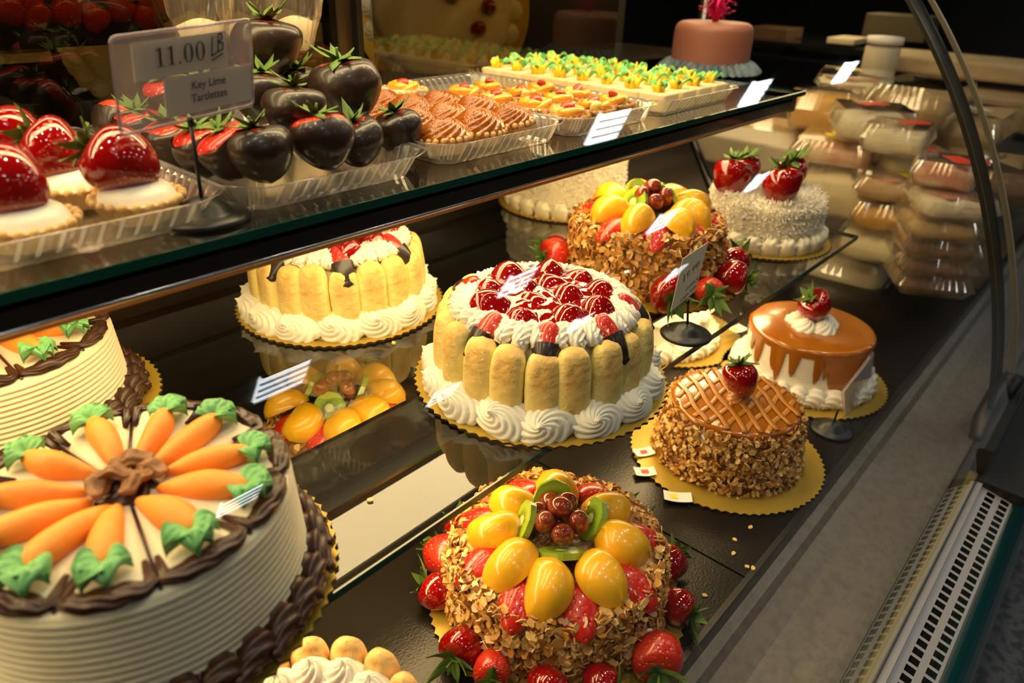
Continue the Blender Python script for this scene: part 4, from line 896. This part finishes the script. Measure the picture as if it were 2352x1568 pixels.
def serif_price(par, txt, h, M_):
    """old style figures with serifs: digits 1 0 9 and the point"""
    b = MB(); x = 0; wt = h*.13
    for ch in txt:
        if ch == '1':
            b.add([(x+h*.16, 0, 0), (x+h*.16+wt, 0, 0), (x+h*.16+wt, h, 0), (x+h*.16, h*.96, 0)], [(0, 1, 2, 3)]); b.add([(x+.02*h, 0, 0), (x+h*.44, 0, 0), (x+h*.44, h*.04, 0), (x+.02*h, h*.04, 0)], [(0, 1, 2, 3)])
            b.add([(x+.02*h, h*.84, 0), (x+h*.16, h*.86, 0), (x+h*.16+wt, h, 0), (x+.02*h, h*.89, 0)], [(0, 1, 2, 3)]); x += h*.56
        elif ch == '0': ell(x+h*.27, h*.5, h*.25, h*.51, wt, b); x += h*.62
        elif ch == '9':
            ell(x+h*.25, h*.68, h*.23, h*.33, wt, b); b.add([(x+h*.48, h*.68, 0), (x+h*.48-wt*.9, h*.62, 0), (x+h*.12, 0, 0), (x+h*.2, 0, 0)], [(3, 0, 1, 2)]); x += h*.58
        elif ch == '.': ell(x+h*.07, h*.06, h*.065, h*.065, h*.064, b); x += h*.26
    return b.bake(M_).build('price_text', K['ink'], par, smooth=False)
def text(par, s, size, M_, name='name_text', align='CENTER'):
    c = bpy.data.curves.new(name, 'FONT'); c.body = s; c.size = size; c.align_x = align; c.space_line = .95; c.materials.append(K['ink']); c.offset = .00008
    tmp = bpy.data.objects.new(name, c); me = bpy.data.meshes.new_from_object(tmp); me.name = name; bpy.data.objects.remove(tmp); me.transform(M_); return link(me, name, par)
def sign(base, label, poly_origin, ux, uy, W, H, cards, z, pole_top, bw=.031, acr=True):
    t = thing('price_sign', L(base[0], base[1], z), label, 'sign', None)
    b = MB(); b.lathe([(.0001, 0), (bw, 0), (bw+.001, .002), (bw-.002, .005), (bw*.72, .006), (bw*.62, .008), (bw*.5, .013), (bw*.28, .017), (.0001, .0182)], 40); b.build('weighted_base', K['blk'], t)
    o = Vector(poly_origin)-Vector((base[0], base[1], z)); ux, uy = Vector(ux).normalized(), Vector(uy).normalized(); n = ux.cross(uy)
    M_ = Matrix((ux, uy, n)).transposed().to_4x4(); M_.translation = o
    pt = Vector(pole_top)-Vector((base[0], base[1], z)); b = MB(); b.tube([(0, 0, .016), (pt.x*.5, pt.y*.5, (pt.z+.016)/2), tuple(pt)], .0017, 10); b.tube([tuple(pt-Vector((0, 0, .004))), tuple(pt+Vector((0, 0, .002)))], .0028, 8); b.build('pole', K['blk'], t)
    if acr:
        def rr(w, h, c, n=6): return [(cx+c*math.cos(a0+PI/2*i/n), cy_+c*math.sin(a0+PI/2*i/n)) for cx, cy_, a0 in ((w-c, h-c, 0), (c, h-c, PI/2), (c, c, PI), (w-c, c, 3*PI/2)) for i in range(n+1)]
        P = rr(W, H, .004); b = MB(); b.add([(x, y, .0012) for x, y in P]+[(x, y, -.0012) for x, y in P], [tuple(range(len(P))), tuple(range(2*len(P)-1, len(P)-1, -1))]); b.bake(M_).build('acrylic_sleeve', K['acry'], t, smooth=False)
        b = MB(); Q = P+[P[0]]; b.tube([(x, y, 0) for x, y in Q], .0013, 8, cap=False); b.bake(M_).build('rounded_frame', K['acryf'], t)
    return t, M_
K['acryf'] = thin('acrylic_edge', (.7, .66, .72), 1.5, .1, haze=.35, hazec=(.42, .38, .45), gain=2)
Y1 = .563
def sray(px, py):      # the sleeve stands slightly turned: its right side a little deeper in the case
    d = ray(px, py); return d*((.563-.15*.213)/(d.y-.15*d.x))
c00, c10, c01, c11 = sray(278, 312), sray(582, 240), sray(240, 95), sray(582, 38); W1 = (c10-c00).length; H1 = ((c01-c00).length+(c11-c10).length)/2
ux = (c10-c00).normalized(); uy = ((c01-c00)+(c11-c10)).normalized()
s1, M1 = sign((.262, Y1+.006), 'clear price sign reading 11.00 LB Key Lime Tartlettes on a black pole', c00, ux, uy, W1, H1, None, ZT+.0005, sray(437, 275), bw=.036)
def on(M_, x, y, n=0.0): return M_ @ T(x, y, n)
def uvp(M_, base, px, py, Y=Y1, z=ZT+.0005):
    p = (sray(px, py) if Y == Y1 else aty(px, py, Y))-Vector((base[0], base[1], z)); q = M_.inverted() @ p; return q.x, q.y
B1 = (.262, Y1+.006); P = lambda x, y: uvp(M1, B1, x, y)
def quad(par, M_, p0, p1, n, m, name):
    b = MB(); b.box(min(p0[0], p1[0]), max(p0[0], p1[0]), min(p0[1], p1[1]), max(p0[1], p1[1]), n-.00012, n+.00012); return b.bake(M_).build(name, m, par, smooth=False)
quad(s1, M1, P(310, 190), P(520, 70), -.0002, K['paper'], 'price_card'); quad(s1, M1, P(382, 272), P(577, 145), .0003, K['paper'], 'name_card')
x0, y0 = P(357, 155); x1, y1 = P(470, 140); hh = P(385, 108)[1]-P(385, 153)[1]; pw = .56*2+.26+.62*2-.1
serif_price(s1, '11.00', hh*1.0, on(M1, x0, y0, .0014) @ S((x1-x0)/(pw*hh), 1, 1))
k = hh*1.05; x2, y2 = P(484, 130)
strokes(s1, 'handwritten_text', [[(.12*k, 1.0*k), (0, .05*k), (.32*k, .16*k)], [(.52*k, 1.1*k), (.42*k, .22*k)], [(.5*k, 1.1*k), (.72*k, 1.12*k), (.74*k, .86*k), (.48*k, .68*k), (.78*k, .62*k), (.76*k, .32*k), (.42*k, .2*k)], [(.02*k, -.18*k), (.72*k, .08*k)]], k*.085, on(M1, x2, y2, .0014))
x3, y3 = P(478, 197); text(s1, 'Key Lime', hh*.62, on(M1, x3, y3, .0014)); x4, y4 = P(480, 226); text(s1, 'Tartlettes', hh*.62, on(M1, x4, y4, .0014))
Y2 = .388; q00, q10, q01 = aty(1540, 716, Y2), aty(1597, 674, Y2), aty(1569, 594, Y2); ux = (q10-q00).normalized(); uy = (q01-q00).normalized(); B2 = (.806, Y2)
s2, M2 = sign(B2, 'tilted ivory price card reading 19.99 on a black stand at the middle shelf edge', q00, ux, uy, .06, .05, None, ZM+.0005, aty(1580, 690, Y2), bw=.034, acr=False)
P = lambda x, y: uvp(M2, B2, x, y, Y2, ZM+.0005)
pol = [P(1540, 716), P(1597, 668), P(1627, 555), P(1568, 594)]; b = MB(); b.prism([(a, c) for a, c in pol], -.0002, .0002); b.bake(M2).build('price_card', K['paper2'], s2, smooth=False)
a0 = P(1567, 648); a1 = P(1606, 610); ang = math.atan2(a1[1]-a0[1], a1[0]-a0[0]); hh2 = .0105
serif_price(s2, '19.99', hh2, on(M2, a0[0], a0[1]-.001, .0004) @ RZ(ang) @ S(math.hypot(a1[0]-a0[0], a1[1]-a0[1])/(hh2*2.6), 1, 1))
for s_, (px, py) in (('Cookies &', (1588, 655)), ('Cream Torte', (1580, 676)), ('Cake', (1573, 694))): g = P(px, py); text(s2, s_, .0068, on(M2, g[0], g[1], .0004) @ RZ(ang))
b = MB(); b.tube([(0, 0, .002), (.0, -.02, -.004), (0, -.05, -.02)], .0022, 8); 
Y3 = .233; r00, r10, r01, r11 = aty(1943, 971, Y3), aty(2001, 906, Y3), aty(1940, 899, Y3), aty(2003, 818, Y3); B3 = (1.062, .236)
s3 = thing('price_sign', L(B3[0], B3[1], ZD+.0005), 'blank-looking price card on a black stand beside the caramel cake', 'sign')
bw = .032; b = MB(); b.lathe([(.0001, 0), (bw, 0), (bw+.001, .002), (bw-.002, .005), (bw*.72, .006), (bw*.62, .008), (bw*.5, .013), (bw*.28, .017), (.0001, .0182)], 40); b.build('weighted_base', K['blk'], s3)
off = Vector((B3[0], B3[1], ZD+.0005)); b = MB(); b.tube([(0, 0, .015), tuple(aty(1925, 940, Y3)-off)], .0017, 8); b.build('pole', K['blk'], s3)
b = MB(); Q = [p-off for p in (r00, r10, r11, r01)]; b.add([tuple(p) for p in Q]+[tuple(p+Vector((0, .0008, 0))) for p in Q], [(0, 1, 2, 3), (7, 6, 5, 4), (0, 4, 5, 1), (1, 5, 6, 2), (2, 6, 7, 3), (3, 7, 4, 0)]); b.build('price_card', K['pinkp'], s3, smooth=False)
b = MB(); c_ = sum(Q, Vector())/4; Q2 = [c_+(p-c_)*1.12 for p in Q]; b.add([tuple(p-Vector((0, .001, 0))) for p in Q2]+[tuple(p+Vector((0, .002, 0))) for p in Q2], [(0, 1, 2, 3), (7, 6, 5, 4), (0, 4, 5, 1), (1, 5, 6, 2), (2, 6, 7, 3), (3, 7, 4, 0)]); b.build('acrylic_sleeve', K['acry'], s3, smooth=False)
# ------------------------------------------------------------------ room, ceiling lights, neighbouring case, background
def terrazzo():
    m = mat('grey_terrazzo', (.10, .10, .10), .5, var=((.035, .035, .04), 42, .48, .56)); return m
b = MB(); b.box(-4, 9, -5, 5, -.02, 0); o = b.build('floor', terrazzo(), smooth=False); o['kind'] = 'structure'
b = MB(); b.box(-4, 9, -5, 5, 3.02, 3.06); o = b.build('ceiling', mat('dark_ceiling', (.08, .075, .07), .9), smooth=False); o['kind'] = 'structure'
for nm, bx in (('wall_back', (-4, 9, 4.9, 5)), ('wall_front', (-4, 9, -5.1, -5)), ('wall_right', (9, 9.1, -5, 5)), ('wall_left', (-4.1, -4, -5, 5))):
    b = MB(); b.box(*bx, 0, 3.02); o = b.build(nm, mat(nm+'_paint', (.05, .042, .033), .8), smooth=False); o['kind'] = 'structure'
def fill_spotlight():  # unseen ceiling spots added to brighten the cake fronts
    t = thing('added_spotlight', L(0, 0, 1.5), 'x', 'fill_spotlight', 'unseen added spotlights over the case')
    Mx = frame((0, .2, -1)); b = MB(); b.lathe([(.0001, -.12), (.05, -.12), (.06, -.02), (.062, .01), (.058, .01), (.055, -.005)], 24, M=Mx); b.tube([(0, -.03, .1), (0, -.03, .07)], .02, 8); b.build('added_spot_can', K['blk'], t)
    b = MB(); b.lathe([(.0001, -.004), (.052, -.004)], 24, M=Mx); b.build('lens', K['added_spot'], t); return t
s0 = fill_spotlight()
for i, xx in enumerate((-1.0, -.2, .6, 1.4, 2.2)):
    if i == 0: o = s0
    else:
        o = s0.copy(); COL.objects.link(o)
        for ch in s0.children: c = ch.copy(); COL.objects.link(c); c.parent = o
    o.location = L(xx, .24, 1.5); o['label'] = 'added unseen warm spotlight on the ceiling over the case front, %s from the left' % ORD[i]
RN = {-2.2: 'middle', -.8: 'nearest', -3.65: 'farthest'}
def ceil_light():
    t = thing('ceiling_light', L(0, 0, 1.55), 'x', 'ceiling light', 'ceiling lights')
    w, d = .135, .12; b = MB(); b.box(-w, w, -d, d, 0, .02); b.build('diffuser', K['ceil'], t, smooth=False)
    b = MB()
    for q in (-.06, 0, .06): b.box(-w, w, q-.003, q+.003, -.016, -.001)
    b.box(-w, w, -d-.006, -d, -.012, .02); b.box(-w, w, d, d+.006, -.012, .02); b.build('louvre', mat('white_louvre', (.6, .62, .66), .4), t, smooth=False); return t
c0 = ceil_light(); n = 0
for j, yy in enumerate((-.8, -2.2, -3.65)):
    for i, xx in enumerate((-.2, 1.5, 3.22, 4.98, 6.72)):
        if (i, j) == (1, 0): continue
        if n == 0: o = c0
        else:
            o = c0.copy(); COL.objects.link(o)
            for ch in c0.children: c = ch.copy(); COL.objects.link(c); c.parent = o
        n += 1; o.location = L(xx, yy, 1.55); o['label'] = 'square ceiling light, %s row to the case, %s along it, mirrored in the glass' % (RN[yy], ORD[i])
# tilted mirror images are kept as real cakes leaning in the rear display
def mirrored_back_cake(px, py, Y, R, label, nrm, seed, dim=None):
    p = aty(px, py, Y); Mx = frame(nrm, loc=(p.x, p.y, p.z+Z0)); t = thing('mirrored_cake', None, label, 'cake', M=Mx)
    b = MB(); n = 60; b.prism([((R+.0*i)*math.cos(2*PI*i/n), R*math.sin(2*PI*i/n)) for i in range(n)], -.004, 0, 0, ms=1); b.build('gold_card', [K['gold'], K['goldedge']], t, smooth=False)
    b = MB(); b.lathe([(R*.78, 0), (R*.80, .01), (R*.78, .022), (R*.7, .028), (.0001, .030)], 48, rf=lambda a, r_, z_: 1+.05*nz(math.cos(a)*4, math.sin(a)*4, z_*60)); b.build('cake_body', K['creamy'], t)
    for x, y, z, a in ring(20, R*.8, .0): link(swirl_mesh('bk', .02, .02, 8, 2, .12, K['creamy'], nm='cream_shell'), 'cream_shell', t, M=T(x, y, z) @ S(1, 1, .7))
    for i, (x, y) in enumerate(((.02, .05), (.07, -.01), (.05, .07), (.09, .03))): strawberry(t, (x, y-.03, .036), (0, 0, 1), .035, v=i, m=K['glaze'], leaf=False)
    return t
mirrored_back_cake(1015, 20, 1.13, .172, 'mirror image of a pale piped cake on gold card, modelled leaning in the rear', (-.72, -.74, .25), 1)
mirrored_back_cake(285, 105, 1.08, .072, 'mirror image of a round cake on gold card, modelled at the upper left rear', (-.22, -.95, .1), 2)
t = thing('dimming_pane', L(.2, .952, -.19), 'tinted pane added to dim the rear cakes, left of the bronze post', 'dimming panel'); b = MB(); b.box(-1.0, .484, 0, .003, 0, .5); b.v = b.v; b = MB(); b.add([(-1.0, 0, .0), (.484, 0, .0), (.484, 0, .5), (-1.0, 0, .5)], [(0, 1, 2, 3)]); b.build('dimming_sheet', K['dimming'], t)  # tinted panes added to darken the mirrored cakes behind them
t = thing('dimming_pane', L(.2, .952, -.19), 'tinted pane added to dim the rear cakes, right of the bronze post', 'dimming panel'); b = MB(); b.add([(.55, 0, .0), (1.21, 0, .0), (1.21, 0, .5), (.55, 0, .5)], [(0, 1, 2, 3)]); b.build('dimming_sheet', K['dimming'], t)
def bb(name, px0, py0, px1, py1, Y, th, m, label, cat):
    a, c = aty(px0, py0, Y), aty(px1, py1, Y); b = MB(); x0, x1 = sorted((a.x, c.x)); z0, z1 = sorted((a.z, c.z)); cx = Vector((x0, Y, z0))
    b.box(0, x1-x0, 0, th, 0, z1-z0); o = b.build(name, m, None, smooth=False); o.location = L(*cx); return tag(o, label, cat)
o = bb('rear_counter', -60, 60, 400, 95, .985, .03, K['blk'], 'dark rear counter edge at the upper left', 'counter')
o = bb('cream_box', -60, 98, 122, 140, .99, .02, K['wall'], 'pale cream box end under the rear counter at the upper left', 'box')
o = bb('cream_box', 480, 62, 745, 118, .99, .02, K['wall'], 'pale cream box behind the highest dipped strawberry', 'box')
o = bb('rear_counter', 395, 118, 745, 150, .985, .03, mat('olive_brown_board', (.2, .16, .07), .6), 'olive-brown shelf board behind the dipped strawberries', 'counter')
def cup(px, py, Y, R, H, label, i):
    p = aty(px, py, Y); t = thing('plastic_cup_bag', L(p.x, p.y, p.z-H), label, 'packaging', 'clear wrapped packages on the rear counter')
    b = MB(); b.lathe([(R*.5, 0), (R*.7, H*.1), (R, H*.6), (R*1.1, H*.9), (R*.4, H)], 80, rf=lambda a, r_, z_: 1+.10*math.cos(18*a+z_*30)); b.build('crinkled_wrap', K['wrap'], t, smooth=False)
    b = MB(); b.lathe([(.0001, .003), (R*.6, .003), (R*.8, H*.5), (.0001, H*.7)], 24); b.build('pastry_filling', K['creamy'], t)
for i, (px, H) in enumerate(((430, .08), (540, .085), (650, .08))): cup(px, -25 if i else -25, .97, .045, H, '%s clear crinkled package from the left on the rear counter' % ORD[i], i)
for i, (px, py) in enumerate(((20, 20), (80, 35), (150, 20), (215, 40), (270, 15), (330, 35), (345, 10), (60, 5))):
    p = aty(px, py, .99); o = strawberry(None, L(*p), (random.Random(i).uniform(-1, 1), 0, -1), .04, v=i % 4, m=K['berry'], spin=i, csize=1.3); tag(o, '%s dim strawberry along the rear counter at the upper left' % ORD[i], 'strawberry', 'dim strawberries on the rear counter')
# neighbouring case with packed goods
t = thing('shelf_lamp', L(1.6, .9, .1), 'added warm lamp brightening the neighbouring case from its top', 'lamp'); b = MB(); b.box(0, 1.6, 0, .1, 0, .01); b.build('housing', K['rail'], t, smooth=False); b = MB(); b.box(.02, 1.58, .02, .08, -.008, -.001); b.build('lit_diffuser', K['lampC'], t, smooth=False)  # lamp added to brighten the packed goods beyond the joint
def nb_table():
    t = thing('display_table', L(2.4, .8, -.72), 'dim lower deck of the neighbouring case', 'display table')
    b = MB(); b.box(1.56, 4.4, .1, 2.2, -.74, -.72); b.box(1.56, 4.4, .1, .14, -1.4, -.74); part(b, 'table_top', mat('brown_deck', (.14, .11, .08), .5), parent=t); return t
nb_table()
FILL = {'cream': K['creamy'], 'yellow': mat('yellow_sponge', (.75, .42, .06), .6, bump=(60, .5, .003)), 'brown': mat('brown_brownie', (.16, .07, .03), .6, bump=(90, .6, .004), var=((.35, .2, .1), 30, .5, .7)),
        'tan': mat('tan_pastry', (.5, .33, .15), .6, bump=(90, .6, .004), var=((.7, .52, .3), 25, .4, .7)), 'white': mat('meringue_white', (.8, .74, .6), .5, bump=(60, .8, .006)), 'pink': mat('pink_glaze', (.65, .25, .18), .3, var=((.75, .6, .42), 20, .4, .6))}
def sq(u, p=7):
    c, s = math.cos(2*PI*u), math.sin(2*PI*u); q = (abs(c)**p+abs(s)**p)**(-1/p); return c*q, s*q
def clam(x, y, z, w, d, h, rot, f1, f2, label, kind='clam'):
    t = thing('clamshell_box', L(x, y, z), label, 'packaging', 'clear boxes of pastries in the neighbouring case'); t.rotation_euler = (0, 0, rot)
    def shell(u, v):
        a = 2*PI*u; p = 14; c, s = math.cos(a), math.sin(a); q = (abs(c)**p+abs(s)**p)**(-1/p); k = round(v*6)
        rr, zz = ((.0, .001), (.88, .001), (1, h*.42), (1.06, h*.45), (1.06, h*.5), (.9, h*.97), (.0, h))[k]; g = 1+.012*math.cos(40*a)*(k in (2, 5)); return (w/2*q*rr*c*g, d/2*q*rr*s*g, zz)
    b = MB(); b.grid(shell, 160, 7, True, False); b.build('clear_shell', K['wrap'], t, smooth=False)
    r = random.Random(int(x*999+z*77)); 
    b = MB(); b.grid(lambda u, v: ((lambda k, rr, zz: (w*.44*rr*sq(u)[0], d*.44*rr*sq(u)[1], zz+.006*nz(math.cos(2*PI*u)*2, math.sin(2*PI*u)*2, zz*60+x*9)))(round(v*5), *((0, .004), (.95, .004), (1, .012), (1, h*.62), (.9, h*.7), (0, h*.74))[round(v*5)])), 40, 6, True, False); b.build('pastry', FILL[f1], t)
    if r.random() < .6:
        b = MB(); b.box(-.03, .03, -.018, .018, 0, .0008); b.build('paper_label', r.choice((K['white'], K['red'], K['paper2'], K['yel'])), t, M=T(r.uniform(-.2, .2)*w, r.uniform(-.2, .2)*d, h*.99) @ RZ(r.uniform(0, 3)), smooth=False)
    if f2:
        b = MB(); b.lathe([(.0001, h*.74), (w*.3, h*.72), (w*.32, h*.76), (w*.2, h*.84), (.0001, h*.86)], 24, rf=lambda a, r_, z_: 1+.1*math.sin(5*a)); b.build('topping', FILL[f2], t)
    return t
BX = [  # px,py (centre), X plane, size w,d,h, rot, fill, topping, label
 (1905, 250, 1.95, .17, .17, .10, .2, 'yellow', None, 'bright yellow boxed cake right of the upper shelf end'),
 (1965, 200, 2.15, .24, .2, .07, .3, 'cream', 'pink', 'cream cake box with red topping above the yellow one'),
 (2010, 285, 1.75, .16, .16, .07, .5, 'white', None, 'clear box of white meringues left of the scratched glass'),
 (2075, 320, 1.70, .13, .13, .06, .1, 'white', None, 'smaller box of white meringues to the right'),
 (1800, 290, 2.05, .3, .2, .07, .1, 'tan', None, 'low tan box just right of the upper shelf bracket'),
 (1930, 345, 1.75, .20, .18, .05, .2, 'pink', None, 'box with a pinkish label on top of the big beige box'),
 (1935, 430, 1.72, .21, .2, .12, .2, 'cream', None, 'big beige box behind the front coconut cake'),
 (2060, 430, 1.70, .18, .16, .05, .35, 'tan', 'pink', 'flat box with reddish pastry in the middle of the neighbouring case'),
 (2050, 490, 1.70, .20, .16, .06, .35, 'yellow', None, 'flat box of yellow-brown bars below the reddish pastry'),
 (2190, 400, 1.62, .12, .12, .05, .2, 'pink', None, 'pinkish box near the black joint, upper right of the pile'),
 (2195, 470, 1.60, .16, .14, .05, .5, 'white', 'pink', 'box of white-topped bars near the black joint'),
 (2170, 520, 1.60, .16, .14, .045, .5, 'tan', None, 'box of tan layered bars, uppermost of the stack near the joint'),
 (2160, 565, 1.60, .16, .14, .045, .5, 'brown', None, 'box of brown bars, second of the stack near the joint'),
 (2150, 605, 1.60, .16, .14, .045, .5, 'brown', 'white', 'box of brown bars, third of the stack near the joint'),
 (2140, 645, 1.60, .16, .14, .045, .5, 'brown', None, 'box of dark bars, lowest of the stack near the joint'),
 (2030, 560, 1.68, .18, .16, .07, .1, 'cream', None, 'creamy wrapped cake under the end of the middle shelf'),
 (1960, 620, 1.75, .2, .2, .08, .1, 'white', None, 'white wrapped cake just below the middle shelf corner'),
 (2120, 240, 2.1, .3, .2, .10, 0, 'tan', None, 'broad tan loaf box left of the black joint'),
 (2230, 300, 2.2, .3, .2, .10, 0, 'tan', None, 'broad tan box seen through the black joint'),
 (2090, 375, 1.8, .2, .16, .06, .7, 'white', None, 'white crumbly box behind the scratched glass'),
 (2280, 420, 1.9, .25, .2, .08, .2, 'brown', None, 'dim brown box beyond the black joint'),
]
for px, py, X, w, d, h, rot, f1, f2, tx in BX:
    p = atx(px, py, X); clam(p.x+w*.2, p.y+.02, p.z-h/2, w, d, h, rot, f1, f2, tx)
def blk(name, px0, py0, px1, py1, X, m, label, cat, dep=.25, bev=.01):
    a, c = atx(px0, py0, X), atx(px1, py1, X); y0, y1 = sorted((a.y, c.y)); z0, z1 = sorted((a.z, c.z)); b = MB(); b.box(0, dep, 0, y1-y0, 0, z1-z0)
    o = b.build(name, m, None, smooth=False); o.location = L(X, y0, z0); md = o.modifiers.new('bevel', 'BEVEL'); md.width = bev; md.segments = 3; return tag(o, label, cat)
TANB = mat('tan_frosted_slab', (.52, .38, .2), .55, bump=((25, .6, .01),), var=((.62, .5, .3), 9, .4, .7))
blk('sheet_cake', 2010, 120, 2420, 205, 2.6, TANB, 'long pale sheet cake running behind the black joint at the upper right', 'cake')
blk('sheet_cake', 2040, 195, 2480, 330, 2.45, mat('tan_dull_slab', (.42, .3, .17), .6, bump=((25, .6, .01),)), 'broad dull tan sheet cake below the long pale one', 'cake')
blk('white_box', 1600, 300, 1850, 420, 1.80, mat('beige_cake_box', (.55, .47, .33), .6), 'large beige cake box behind the coconut cake strawberries', 'box')
t = thing('canister', L(*atx(2015, 165, 2.5)), 'pale round canister at the left end of the long sheet cake', 'canister')
b = MB(); b.lathe([(.0001, 0), (.05, 0), (.05, .14), (.045, .145), (.0001, .145)], 32); b.build('canister_body', K['wall'], t, M=T(0, 0, -.07)); b = MB(); b.lathe([(.0001, 0), (.052, 0), (.052, .02), (.0001, .022)], 32); b.build('lid', K['white'], t, M=T(0, 0, .08))
for i, (px0, py0, px1, py1, X, c) in enumerate([(1720, 60, 1800, 120, 2.8, (.1, .05, .02)), (1900, 85, 1960, 105, 2.7, (.6, .5, .3)), (1830, 110, 1990, 130, 2.72, (.1, .11, .02)), (1990, 30, 2120, 100, 2.9, (.07, .05, .02)), (2000, 430, 2040, 470, 1.9, (.3, .22, .12))]):
    blk('grocery_box', px0, py0, px1, py1, X, mat('grocery_%d' % i, c, .6), ['small brown carton behind the pink cake', 'small pale carton in the dark beyond the pink cake', 'olive carton under the small pale one', 'dark carton by the front glass at the top', 'brown carton low in the neighbouring case'][i], 'box', .15, .004)
t = thing('store_shelf', L(2.65, 0, 0), 'dark store shelving in the distance holding small cartons', 'shelf')
for px, py, X in ((1720, 120, 2.8), (1900, 105, 2.7), (1830, 130, 2.72), (1990, 100, 2.9)):
    p = atx(px, py, X); b = MB(); b.box(X-.02-2.65, X+.25-2.65, p.y-.5, p.y+.35, p.z-.012, p.z); b.build('shelf_board', K['rail'], t, smooth=False)
# slanted end bracket of the case and the brace beyond
b = MB(); p0, p1 = aty(1578, 290, .99), atx(1650, 470, 1.47)
t = thing('shelf_bracket', L(0, 0, 0), 'dark slanted upright at the right end behind the coconut cakes', 'bracket'); t.location = L(*p0)
b = MB(); b.tube([(0, 0, .35), (0, 0, 0), tuple((p1-p0)*1.0)], .011, 10); b.build('bracket_bar', K['rail'], t)
# ------------------------------------------------------------------ light and view
w = bpy.data.worlds.new('world'); sc.world = w; w.use_nodes = True; w.node_tree.nodes['Background'].inputs[0].default_value = (.5, .45, .4, 1); w.node_tree.nodes['Background'].inputs[1].default_value = .03; sc.cycles.transparent_max_bounces = 24
sc.view_settings.view_transform = 'Standard'; sc.view_settings.look = 'None'; sc.view_settings.exposure = 0.0; sc.view_settings.gamma = 1
